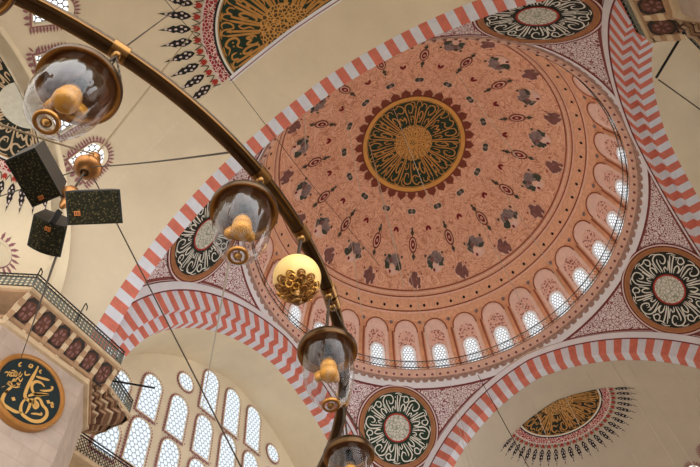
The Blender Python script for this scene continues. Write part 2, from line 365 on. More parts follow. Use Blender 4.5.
# ---- windows of the drum
def window(name, f, w, h, pm, frame=0.14, border=None, round_=False, recess=0.0, fm='border_white', seg=12, teeth=None):
    """f(u, v, off) maps window metres to the wall; off is towards the hall."""
    def outline(g):
        if round_: return [((w / 2 + g) * cos(2 * PI * j / 24), h / 2 + (w / 2 + g) * sin(2 * PI * j / 24)) for j in range(25)]
        r = w / 2
        ss = [-g + (h - r + g) * q / 6 for q in range(6)]
        return [(-r - g, z) for z in ss] + [((r + g) * cos(PI - PI * j / seg), h - r + (r + g) * sin(PI - PI * j / seg)) for j in range(seg + 1)] + [(r + g, z) for z in ss[::-1]] + [(-r - g, -g)]
    o = bpy.data.objects.new(name, None); C.objects.link(o); c = f(0, h / 2, 0); o.location = (c.x, c.y, c.z + Z0); o['kind'] = 'structure'
    p = MB(); ol = outline(0)[:-1]; p.uv = []
    k_ = (lambda u, v, q: (u * q, h / 2 + (v - h / 2) * q)) if round_ else (lambda u, v, q: (u * q, v))
    pts = [[k_(u, v, q) for u, v in ol + [ol[0]]] for q in (1, .5, .001)]
    p.quadgrid([[f(u, v, 0.05 - recess) for u, v in r_] for r_ in pts], pm)
    p.uv = [c_ for r_ in pts for c_ in r_]
    p.build('pane', o)
    fr_ = MB()
    A = outline(frame); B = outline(0)
    fr_.quadgrid([[f(u, v, .02) for u, v in A], [f(u, v, .1) for u, v in A], [f(u, v, .1) for u, v in B], [f(u, v, -.02 - recess) for u, v in B]], fm)
    fr_.build('frame', o)
    if border:
        b = MB(); A = outline(frame + border); B = outline(frame)
        b.quadgrid([[f(u, v, .045) for u, v in A], [f(u, v, .045) for u, v in B]], 'ink_purple')
        L = spline(outline(frame + border), 6); acc = 0; last = L[0]; step = teeth or .16
        dense = []
        for i in range(1, len(L)):
            d = (L[i] - L[i - 1]).length; acc += d
            if acc >= step: dense.append(L[i]); acc = 0
        cc = Vector((0, h / 2))
        for i, p_ in enumerate(dense):
            q = dense[(i + 1) % len(dense)]; t = (q - p_)
            if t.length < 1e-4 or t.length > 3 * step: continue
            nrm = Vector((t.y, -t.x)).normalized()
            if nrm.dot(p_ - cc) < 0: nrm = -nrm
            hgt = step * (2.1 if teeth else .5)
            mid = p_ + nrm * hgt
            b.poly([f(*(p_ - t * .2), .046), f(*(p_ + nrm * hgt * .45 - t * .34), .046), f(*mid, .046), f(*(p_ + nrm * hgt * .45 + t * .34), .046), f(*(p_ + t * .2), .046)], 'ink_purple')
        b.build('painted_border', o)
    return o
wn = 0
def next_window():
    global wn; wn += 1; return 'window_%d' % wn
for k in range(NW):
    a0 = (k + .5) * 2 * PI / NW
    deg = math.degrees(a0)
    if not (deg < 95 or deg > 268): continue
    window(next_window(), lambda u, v, off, a0=a0: dome_z(1.85 + v, a0 + u / 13.2, off + .06), .86, 2.42, 'pane_drum', .19)

# ---- cornice under the drum: white band, scalloped fringe, gallery
mb = MB()
def ringpt(r, a, z): return Vector((r * cos(a), r * sin(a), z))
prf = [(13.16, -.12, 0), (13.06, -.08, 0), (13.0, .0, 1), (12.9, .32, 1), (12.84, .64, 1), (12.7, .8, 2), (12.55, 1.05, 2), (12.42, 1.3, 2), (12.42, 1.4, 2), (13.5, 1.42, 2)]
rows = [[ringpt(r, 2 * PI * j / 160, z) for j in range(160)] for r, z, _ in prf]
mb.quadgrid(rows, lambda i, j: ('brown_red', 'dark_red', 'border_white', 'border_white', 'fringe', 'halo', 'halo', 'fringe', 'border_white')[i], True)
NT = 132
for k in range(NT):                                   # scallops hanging over the white band and stones of the fringe
    a = 2 * PI * k / NT; s = PI / NT
    mb.poly([ringpt(12.74, a - s * .9, .78), ringpt(12.83, a - s * .8, .6), ringpt(12.88, a - s * .4, .42), ringpt(12.92, a, .3), ringpt(12.88, a + s * .4, .42), ringpt(12.83, a + s * .8, .6), ringpt(12.74, a + s * .9, .78)], 'fringe')
    mb.poly([ringpt(12.62, a - s * .55, .84), ringpt(12.46, a - s * .55, 1.12), ringpt(12.46, a + s * .55, 1.12), ringpt(12.62, a + s * .55, .84)], 'drum_pink')
    mb.poly([ringpt(12.6, a - s * .3, .86), ringpt(12.5, a - s * .3, 1.0), ringpt(12.5, a + s * .3, 1.0), ringpt(12.6, a + s * .3, .86)], 'brown_red')
structure(mb.build('trim_1'))
# gallery railing
t = thing('gallery_railing', 'thin dark railing circling the foot of the great dome before its arched windows', 'railing', (0, 0, 1.4))
mb = MB()
for z in (2.2, 1.55): mb.quadgrid([[ringpt(12.4 + dr, 2 * PI * j / 160, z + dz) for j in range(160)] for dr, dz in ((-.025, -.025), (.025, -.025), (.025, .025), (-.025, .025), (-.025, -.025))], 'iron', True)
mb.build('handrail', t)
mb = MB()
for k in range(288):
    a = 2 * PI * k / 288; b = a + 2 * PI / 288 * 2
    for (a1, a2) in ((a, b), (b, a)):
        p, q = ringpt(12.4, a1, 1.42), ringpt(12.4, a2, 2.2); w = Vector((0, 0, .02))
        mb.add([p - w, p + w, q + w, q - w], [[0, 1, 2, 3]], 'iron')
mb.build('lattice', t)

# ---- arches
RF = RA - WF
def arch(side, no):
    deep = side in ('north', 'south')
    mb = MB(); NV = 40; NS = 3
    NQ = (2 * NV + 1) * NS; fs = [-1 + 2 * i / NQ for i in range(NQ + 1)]
    def strip(R0, d0, R1, d1, m):
        rows = [[side_pt(side, prof(R, f)[0], d, prof(R, f)[1]) for f in fs] for R, d in ((R0, d0), (R1, d1))]
        mb.quadgrid(rows, m)
    vm = lambda i, j: 'red_stone' if (j // NS) % 2 == 0 else 'white_stone'
    strip(RA + .62, -.02, RA + .55, -.06, 'dark_red'); strip(RA + .55, -.06, RA + .06, -.06, 'border_white'); strip(RA + .06, -.06, RA + .0, -.02, 'dark_red'); strip(RA, -.02, RA, 0, 'dark_red')
    strip(RA, 0, RF, 0, vm)
    if deep:
        RB = RF - .63
        strip(RF, 0, RF, .43, vm); strip(RF, .43, RB, .43, vm); strip(RB, .43, RB, 1.1, vm); strip(RB, 1.1, RB, 4.3, 'plaster')
    else:
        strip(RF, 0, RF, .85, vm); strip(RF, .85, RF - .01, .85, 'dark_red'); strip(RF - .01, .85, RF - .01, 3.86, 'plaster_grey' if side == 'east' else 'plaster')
        if side == 'west':                            # white edge along the cut of the half medallion
            fm_ = [-.19 + .38 * i / 24 for i in range(25)]
            for d0, d1, m_ in ((3.72, 3.86, 'border_white'), (3.66, 3.72, 'ink_purple'), (3.60, 3.66, 'border_white')): mb.quadgrid([[side_pt(side, prof(RF - .03, f_)[0], d_, prof(RF - .03, f_)[1]) for f_ in fm_] for d_ in (d0, d1)], m_)
    # spandrel behind the face closes the shell
    strip(RA + .62, .02, RA + 2.5, .6, 'plaster')
    structure(mb.build('trim_%d' % no))
for i, s in enumerate(('west', 'north', 'east', 'south')): arch(s, i + 2)

# ---- pendentives
RP = RA + .6
CORN = {'north_east': (1, 1), 'north_west': (-1, 1), 'south_east': (1, -1), 'south_west': (-1, -1)}
def rho(z): return hypot(S, max(0, ya(z, RP))) if z < 0 else 13.0
zs = [0.0, -.06, -.12] + [-.12 - 8.78 * i / 30 for i in range(1, 31)]
def pend(name, sx, sy):
    mb = MB(); rows = []
    offs = [0, .05, .1, .15, .2, .27, .31]
    for z in zs:
        y = max(0.0, ya(z, RP)); r = max(hypot(S, y), 13.02); al = atan2(y, S); span = PI / 2 - 2 * al
        ts = [min(o / r, span * .499) for o in offs]; mid = [ts[-1] + (span - 2 * ts[-1]) * i / 24 for i in range(1, 24)]
        full = ts + mid + [span - q for q in ts[::-1]]
        rows.append([(sx * r * cos(al + q), sy * r * sin(al + q), z) for q in full])
    n = len(rows[0])
    def mm(i, j):
        k = min(j, n - 2 - j)
        if k < 6: return ('dark_red', 'line_white', 'dark_red', 'brown_red', 'brown_red', 'dark_red')[k]
        return 'dark_red' if i == 0 else 'brown_red' if i == 1 else 'arabesque'
    mb.quadgrid(rows, mm)
    return structure(mb.build('ceiling_' + name))
for nme, (sx, sy) in CORN.items(): pend(nme, sx, sy)
def pend_map(sx, sy, zc=-2.2566):
    D = 10.418 * sqrt(2); dg = Vector((sx, sy, 0)).normalized()
    # tangent frame of the pendentive at the middle of the roundel
    dr = (rho(zc + .05) - rho(zc - .05)) / .1
    up = (Vector((0, 0, 1)) + dg * dr).normalized(); hz = Vector((-dg.y, dg.x, 0)); nrm = up.cross(hz)
    if nrm.dot(dg) > 0: nrm = -nrm
    D = rho(zc); c = dg * D + Vector((0, 0, zc))
    def f(u, v, off=0.0):
        p = c + hz * u + up * v
        lo, hi = -1.5, 1.5
        for _ in range(24):
            mid_ = (lo + hi) / 2; q = p - nrm * mid_
            if hypot(q.x, q.y) < rho(q.z): lo = mid_
            else: hi = mid_
        return p - nrm * lo + nrm * off
    return f, c

# ---- calligraphy
def pol(r, t): return (r * cos(t), r * sin(t))
def petal_script(mb, f, R, n, m, w, seed):
    rnd = random.Random(seed); D = 2 * PI / n
    for k in range(n):
        a = k * D; v = k % 2; j = rnd.uniform(-.04, .04)
        P = lambda lst: [pol(R * r, a + D * (t + j)) for r, t in lst]
        if v == 0:
            ribbon(mb, P([(.47, -.30), (.66, -.42), (.84, -.40), (.95, -.12), (.93, .22), (.82, .34), (.70, .22), (.72, .02), (.80, .0)]), w, f, m)
            ribbon(mb, P([(.46, -.1), (.60, -.16), (.76, -.2), (.84, -.14)]), w, f, m)
            ribbon(mb, P([(.46, .12), (.56, .1), (.60, .26), (.52, .34)]), w * .85, f, m)
        else:
            ribbon(mb, P([(.45, -.32), (.70, -.36), (.93, -.34)]), w, f, m); ribbon(mb, P([(.45, -.16), (.70, -.18), (.95, -.14)]), w, f, m)
            ribbon(mb, P([(.95, -.3), (.90, -.02), (.94, .26), (.86, .44), (.76, .3), (.80, .12), (.90, .14)]), w, f, m)
            ribbon(mb, P([(.46, .02), (.62, .04), (.70, .2), (.62, .38), (.50, .34)]), w, f, m)
        ribbon(mb, P([(.50, .42), (.66, .5), (.78, .5)]), w * .8, f, m)
        for _ in range(2):
            r, t = rnd.uniform(.55, .9), rnd.uniform(-.5, .5); s = w * .6
            c0 = Vector(pol(R * r, a + D * t)); mb.poly([f(*(c0 + Vector(q))) for q in ((s, 0), (0, s), (-s, 0), (0, -s))], m)
        ribbon(mb, P([(.96, -.5), (.985, -.3), (.96, -.06)]), w * .7, f, m)
def stem_script(mb, f, R, n, m, w, seed, r0=.43, a0=0, a1=2 * PI):
    rnd = random.Random(seed); D = (a1 - a0) / n; W = 1.35
    for k in range(n):
        a = a0 + (k + .5) * D; j = rnd.uniform(-.05, .05)
        def P(lst): return [pol(R * r, min(max(a + D * (t + j), a0 + .02), a1 - .02) if a1 - a0 < 6 else a + D * (t + j)) for r, t in lst]
        kind = (k * 2 + rnd.randrange(2)) % 5
        top = rnd.uniform(.84, .93)
        if kind in (0, 1, 3):                         # a pair of uprights, joined by a hook
            ribbon(mb, P([(r0, -.34), (.66, -.36), (top, -.34)]), w * W, f, m, taper=.8); ribbon(mb, P([(r0, -.08), (.66, -.08), (top, -.06)]), w * W, f, m, taper=.8)
            ribbon(mb, P([(top, -.34), (.965, -.24), (.95, -.02), (.88, .08), (.82, -.02)]), w, f, m)
        if kind == 0:
            ribbon(mb, P([(.95, .1), (.965, .36), (.9, .5), (.81, .38), (.8, .16), (.87, .1)]), w, f, m)
            ribbon(mb, P([(.49, .1), (.56, .3), (.66, .14), (.72, .34), (.66, .5)]), w, f, m)
        elif kind == 1:
            ribbon(mb, P([(.5, .08), (.48, .3), (.56, .48), (.68, .46), (.74, .24), (.68, .08), (.6, .16)]), w * W, f, m)
            ribbon(mb, P([(.84, .12), (.92, .2), (.9, .46), (.82, .5)]), w, f, m)
        elif kind == 2:
            ribbon(mb, P([(.95, -.45), (.9, -.15), (.94, .12), (.88, .42), (.78, .48), (.74, .2), (.78, -.1), (.72, -.4)]), w * W, f, m)
            ribbon(mb, P([(.47, -.4), (.56, -.46), (.64, -.2), (.56, .04), (.62, .3), (.52, .42), (.47, .2)]), w * W, f, m)
        elif kind == 3:
            ribbon(mb, P([(r0, .3), (.7, .28), (.94, .34)]), w * W, f, m, taper=.8)
            ribbon(mb, P([(.62, .0), (.7, .14), (.62, .24)]), w, f, m); ribbon(mb, P([(.78, .08), (.86, .2), (.8, .26)]), w, f, m)
        else:
            ribbon(mb, P([(r0, -.2), (.6, -.3), (.78, -.42), (.9, -.3), (.92, .06), (.84, .28), (.72, .2), (.7, -.06), (.78, -.14)]), w * W, f, m)
            ribbon(mb, P([(.46, .1), (.58, .06), (.62, .3), (.54, .44)]), w, f, m); ribbon(mb, P([(.96, .1), (.93, .4), (.8, .46)]), w, f, m)
        ribbon(mb, P([(.975, -.48), (.985, -.2), (.975, .1)]), w * .7, f, m)
        for _ in range(3):
            r, t = rnd.uniform(.48, .86), rnd.uniform(-.45, .48); s = w * .7
            c0 = Vector(P([(r, t)])[0]); mb.poly([f(*(c0 + Vector(q))) for q in ((s, 0), (0, s), (-s, 0), (0, -s))], m)

def pend_roundel(corner, label, field, seed, phase):
    sx, sy = CORN[corner]; f, c = pend_map(sx, sy)
    F = lambda o: (lambda u, v: f(u * cos(phase) - v * sin(phase), u * sin(phase) + v * cos(phase), o))
    t = thing('calligraphy_roundel', label, 'calligraphy roundel', c, 'inscribed roundels on the curved corners under the dome')
    R = 2.95
    b = MB(); disc(b, 0.02, R * .86, F(.05), field, 64, 8); b.build('field', t)
    b = MB(); disc(b, R * .86, R * .97, F(.07), 'copper_ring', 72, 2); disc(b, R * .945, R * .955, F(.085), 'gold_paint', 72, 1); disc(b, R * .97, R * 1.0, F(.06), 'dark_red', 72, 1); disc(b, R * 1.0, R * 1.03, F(.06), 'line_white', 72, 1); disc(b, R * 1.03, R * 1.06, F(.06), 'dark_red', 72, 1); b.build('border', t)
    b = MB(); petal_script(b, F(.08), R * .85, 12, 'script_white', .082, seed); b.build('lettering', t)
    b = MB(); disc(b, 0.02, R * .31, F(.09), 'hub_green', 40, 3); disc(b, R * .31, R * .345, F(.1), 'ink_red', 48, 1); b.build('hub', t)
pend_roundel('north_east', 'white script roundel with a green ground on the curved corner below the great dome', 'green_field', 1, .15)
pend_roundel('north_west', 'white script roundel on the curved corner partly hidden behind a hanging glass lamp', 'black_field', 2, .6)
pend_roundel('south_east', 'white script roundel with a black ground on the corner beside the zigzag striped arch', 'black_field', 3, .3)
pend_roundel('south_west', 'flattened white script roundel cut by the top edge of the photo', 'black_field', 4, .0)

# apex of the dome
t = thing('dome_medallion', 'great round green and gold calligraphy medallion at the crown of the salmon dome', 'calligraphy medallion', dome_z(14.99, 0))
R = 4.22
b = MB(); disc(b, .02, R * .93, polar(0, .06), 'green_field', 72, 8); b.build('field', t)
b = MB(); disc(b, R * .925, R, polar(0, .10), 'gold_ring', 96, 2); disc(b, R * .905, R * .915, polar(0, .09), 'gold_paint', 96, 1); disc(b, R, R * 1.015, polar(0, .09), 'petal', 96, 1); b.build('border', t)
b = MB(); stem_script(b, polar(0, .10), R * .93, 22, 'gold_paint', .075, 11, .40); b.build('lettering', t)
b = MB(); disc(b, .02, R * .38, polar(0, .12), 'hub_gold', 64, 4)
for k in range(24):
    a = k * PI / 12; ribbon(b, [pol(.25, a), pol(.8, a + .12), pol(1.5, a)], .05, polar(0, .14), 'gold_ring'); ribbon(b, [pol(.25, a), pol(.8, a - .12), pol(1.5, a)], .05, polar(0, .14), 'gold_ring')
b.build('hub', t)
b = MB(); b.lathe([(.001, -.3), (.09, -.24), (.1, -.12), (.04, 0), (.12, .06)], 'brass_bright', 16, dome_z(14.9, 0)); b.build('boss', t)
b = MB()
f = polar(0, .06); inn, outr = [], []
for k in range(32):
    a = k * PI / 16
    for tt_, r_ in ((-.098, 4.33), (-.045, 4.35), (-.05, 4.42), (-.078, 4.5), (-.074, 4.64), (-.045, 4.76), (-.012, 4.86), (0, 4.98), (.012, 4.86), (.045, 4.76), (.074, 4.64), (.078, 4.5), (.05, 4.42), (.045, 4.35)): inn.append(f(*pol(4.26, a + tt_))); outr.append(f(*pol(r_, a + tt_)))
b.quadgrid([inn, outr], 'petal', True)
b.build('petal_border', t)

# ---- half domes of west and east
X0 = S + 3.86
def hd_pt(side, rad, beta, z):                        # about the vertical axis of the half dome
    v = SIDES[side] @ Vector((X0 - 0 + rad * cos(beta), rad * sin(beta))); return Vector((v.x, v.y, z))
def hd_crown(side, off):                              # (u, v) in plan from the crown -> ceiling
    def f(u, v):
        r = hypot(u, v); p = hd_pt(side, r, atan2(v, u), ZA + sqrt(RF ** 2 - (r + EC) ** 2))
        return p - Vector((0, 0, off))
    return f
def hd_map(side, beta0, phi0, off0=0.0):
    def f(u, v, off):
        ph = phi0 + v / RF; R = RF - off - off0; rad = R * cos(ph) - EC
        return hd_pt(side, rad, beta0 + u / (RF * cos(phi0) - EC), ZA + R * sin(ph))
    return f
EXB, EXD, EXR, EXZ = radians(63), 10.7, 6.1, -13.45    # side niche opening off the west half dome
def half_dome(side):
    mb = MB(); NB, NP = 72, 30; T = .45
    def surf(R, ex):
        rows = []
        for i in range(-1, NP + 1):
            f = max(0, i) / NP; ph = phimax(R) * f
            z = ZA + R * sin(ph) if i >= 0 else ZA - 3
            rad = R * cos(ph) - EC if i >= 0 else R - EC
            rows.append([hd_pt(side, max(rad, .002), -PI / 2 + PI * j / NB, z) for j in range(NB + 1)])
        return rows
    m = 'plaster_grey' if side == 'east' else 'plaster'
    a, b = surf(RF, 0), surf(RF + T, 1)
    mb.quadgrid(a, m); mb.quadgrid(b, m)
    mb.quadgrid([a[0], b[0]], m)
    mb.quadgrid([[r[0] for r in a], [r[0] for r in b]], m); mb.quadgrid([[r[-1] for r in a], [r[-1] for r in b]], m)
    o = mb.build('ceiling_' + side)
    bm = bmesh.new(); bm.from_mesh(o.data); bmesh.ops.remove_doubles(bm, verts=bm.verts, dist=.004); bmesh.ops.recalc_face_normals(bm, faces=bm.faces); bm.to_mesh(o.data); bm.free()
    o.data.polygons.foreach_set('use_smooth', [False] * len(o.data.polygons))
    return structure(o)
def cut(o, cutter_mb):
    c = cutter_mb.build('cutter')
    bm = bmesh.new(); bm.from_mesh(c.data); bmesh.ops.recalc_face_normals(bm, faces=bm.faces); bm.to_mesh(c.data); bm.free()
    md = o.modifiers.new('cut', 'BOOLEAN'); md.operation = 'DIFFERENCE'; md.object = c; md.solver = 'EXACT'
    dg = bpy.context.evaluated_depsgraph_get(); dg.update()
    me = bpy.data.meshes.new_from_object(o.evaluated_get(dg)); o.modifiers.clear(); o.data = me
    bpy.data.objects.remove(c)
hw, he = half_dome('west'), half_dome('east')
WW, WH = 1.12, 1.75
def cutter_for(f, w, h):
    mb = MB(); r = w / 2; ol = [(-r, 0)] + [(r * cos(PI - PI * j / 12), h - r + r * sin(PI - PI * j / 12)) for j in range(13)] + [(r, 0)]
    a = [f(u, v, .4) for u, v in ol]; b = [f(u, v, -1.0) for u, v in ol]; n = len(ol)
    mb.add(a + b, [[i, (i + 1) % n, n + (i + 1) % n, n + i] for i in range(n)] + [list(range(n))[::-1], list(range(n, 2 * n))], 'plaster')
    return mb
def side_window_w(beta, phi): return hd_map('west', beta, phi)
wlist = [('west', -radians(b), p_) for b, p_ in ((42.5, .609), (55.9, .60), (68.2, .585), (80.7, .56))] + [('east', -radians(b), .585) for b in (40, 52)]
for s, b, ph in wlist:
    f = hd_map(s, b, ph); cut(hw if s == 'west' else he, cutter_for(f, WW, WH))
    window(next_window(), f, WW, WH, 'pane_near', .04, .07, recess=.33, teeth=.13, fm='plaster')
# round painted rosette low on the west half dome
f = hd_map('west', -radians(81.3), .135)
window(next_window(), f, .9, .9, 'plaster', .12, .06, round_=True, teeth=.17, fm='plaster', recess=.02)
# exedra niche
dirv = (SIDES['west'] @ Vector((cos(-EXB), sin(-EXB)))); exn = Vector((dirv.x, dirv.y, 0)); ext = Vector((-exn.y, exn.x, 0))
exc = Vector((SIDES['west'] @ Vector((X0, 0))).to_3d()); exc.z = 0
def ex_pt(l, d, z): return exc + exn * d + ext * l + Vector((0, 0, z))
cm = MB(); n = 40
prof_ex = [(EXR * cos(PI * j / n), EXZ + EXR * sin(PI * j / n)) for j in range(n + 1)] + [(-EXR, -20), (EXR, -20)]
a = [ex_pt(l, 8.6, z) for l, z in prof_ex]; b2 = [ex_pt(l, 15, z) for l, z in prof_ex]; k = len(prof_ex)
cm.add(a + b2, [[i, (i + 1) % k, k + (i + 1) % k, k + i] for i in range(k)] + [list(range(k))[::-1], list(range(k, 2 * k))], 'plaster')
cut(hw, cm)
mb = MB()
def ex_dome(r, be): return ex_pt(r * sin(be), EXD + r * cos(be), EXZ + sqrt(max(0, EXR ** 2 - r * r)))
mb.quadgrid([[ex_pt(EXR * cos(PI * j / 40), d, EXZ + EXR * sin(PI * j / 40)) for j in range(41)] for d in (9.9, EXD)], 'plaster')
mb.quadgrid([[ex_dome(EXR * sin(PI / 2 * i / 16), -PI / 2 + PI * j / 40) for j in range(41)] for i in range(17)], 'plaster')
structure(mb.build('ceiling_north_west_niche'))
ox = structure(bpy.data.objects['ceiling_north_west_niche']); ox.name = 'wall_niche'

def half_medallion(fmap, label, scale, n, seed, field, script='gold_paint', hub='hub_gold'):
    R = 3.4 * scale; c = fmap(.0)(0.02, 0)
    t = thing('half_dome_medallion', label, 'calligraphy medallion', c, None)
    A0, A1 = -PI / 2, PI / 2
    b = MB(); disc(b, .02, R * .97, fmap(.03), field, 48, 8, A0, A1); b.build('field', t)
    b = MB()
    for r0, r1, m_, o in ((.95, .965, 'gold_paint', .06), (.97, 1.0, 'script_white', .05), (1.0, 1.03, 'ink_black', .05), (1.03, 1.17, 'braid', .05), (1.17, 1.19, 'line_white', .05)): disc(b, R * r0, R * r1, fmap(o), m_, 64, 1, A0, A1)
    b.build('border', t)
    b = MB(); stem_script(b, fmap(.06), R * .95, n, script, .08 * scale, seed, .40, A0, A1); b.build('lettering', t)
    b = MB(); disc(b, .02, R * .4, fmap(.07), hub, 40, 4, A0, A1); b.build('hub', t)
    b = MB(); N = 25; f = fmap(.04); f2 = fmap(.06)
    for k in range(N):                                # trefoils and pointed leaves around the rim
        a = A0 + (k + .5) * PI / N; P = lambda r, tt: pol(R * r, a + tt * PI / N)
        L = [(1.31, 0), (1.35, -.2), (1.43, -.34), (1.5, -.2), (1.53, -.26), (1.6, -.1), (1.72, 0), (1.6, .1), (1.53, .26), (1.5, .2), (1.43, .34), (1.35, .2)]
        b.poly([f(*P(*q)) for q in L], 'ink_black')
        for q in ((1.38, 0), (1.43, -.17), (1.43, .17), (1.5, 0), (1.57, -.04), (1.62, .03)): blob(b, P(*q), .07 * scale, .05 * scale, A0 + (k + .5) * PI / N, f2, 'line_white', 6)
        b.poly([f(*P(*q)) for q in ((1.2, -.1), (1.24, -.26), (1.29, -.2), (1.27, -.06), (1.31, 0), (1.27, .06), (1.29, .2), (1.24, .26), (1.2, .1))], 'ink_red')
        ribbon(b, [P(1.2, -.5), P(1.25, -.34), P(1.31, -.2)], .04 * scale, f, 'ink_black'); ribbon(b, [P(1.2, .5), P(1.25, .34), P(1.31, .2)], .04 * scale, f, 'ink_black')
    b.build('leaf_border', t)
half_medallion(lambda o: hd_crown('west', o), 'half round gold and green medallion with black pointed leaves, cut straight by a white edge', 1.0, 12, 21, 'green_field')
half_medallion(lambda o: hd_crown('east', o), 'half round gold and black medallion with leafy rim under the arch beyond the dome', .93, 13, 22, 'black_field')
def ex_map(o):
    return lambda u, v: ex_dome(hypot(u, v), atan2(v, u)) - Vector((0, 0, o))
half_medallion(ex_map, 'dark medallion with pale script in the niche behind a tilted black loudspeaker', .72, 10, 23, 'black_field', 'stone_cream', 'hub_pale')

# ---- tympanum walls of north and south
def tympanum(side, no):
    mb = MB(); RB = RF - .63; d = 4.26; n = 60; zb = -15.5
    rows = []
    for i in range(n + 1):
        f = -1 + 2 * i / n; l, z = prof(RB + .05, f); rows.append((l, z))
    mb.quadgrid([[side_pt(side, l, d, zb) for l, z in rows], [side_pt(side, l, d, z) for l, z in rows]], 'plaster')
    return structure(mb.build('wall_' + side))
tympanum('north', 1); tympanum('south', 2)
wins = [(-.05, -6.0, 3.35), (-2.2, -5.9, 3.25), (2.1, -5.9, 3.25)] + [(x, -9.1, 2.75) for x in (-6.5, -4.35, -2.2, -.05, 2.1, 4.25)] + [(x, -12.2, 2.75) for x in (-6.5, -4.35, -2.2, -.05)] + [(-8.55, -9.6, 2.0), (-8.3, -12.6, 1.9)]
for side in ('north', 'south'):
    sg = -1 if side == 'north' else 1
    for x, z, h in wins:
        def f(u, v, off, x=x, z=z): return side_pt(side, sg * x + (-u if side == 'north' else u), 4.26 - off, z + v)
        window(next_window(), f, 1.3, h, 'pane_wall', .05, .07, fm='plaster')
    for x in (-4.25, 4.25):
        def f(u, v, off, x=x): return side_pt(side, sg * x + u, 4.26 - off, -5.6 + v)
        window(next_window(), f, 1.15, 1.15, 'pane_wall', .05, .07, round_=True, fm='plaster')

# ---- piers with balconies
PIER = [(-18.4, 13.6), (-16.9, 11.75), (-13.3, 11.75), (-11.7, 13.5), (-11.7, 17.2), (-18.4, 17.2)]
SLAB = [(-18.4, 12.3), (-17.05, 10.78), (-12.4, 11.1), (-12.3, 12.1), (-10.2, 12.8), (-10.4, 14.5), (-11.6, 15.2), (-18.4, 15.2)]
def flip(poly, s): return [(x, y * s) for x, y in (poly if s > 0 else poly[::-1])]
def lerp(a, b, t): return Vector(a) * (1 - t) + Vector(b) * t
def pier(s, side):
    mb = MB(); mb.prism(flip(PIER, s), -33.69, -15.0, 'pier_stone')
    big = [(-18.5, 13.5), (-16.97, 11.6), (-13.22, 11.6), (-11.55, 13.45), (-11.55, 17.2), (-18.5, 17.2)]
    mb.prism(flip(big, s), -15.25, -15.05, 'stone_cream'); mb.prism(flip([(x, y - .1) for x, y in big], s), -15.05, -14.9, 'stone_tan')
    return structure(mb.build('wall_pier_' + side))
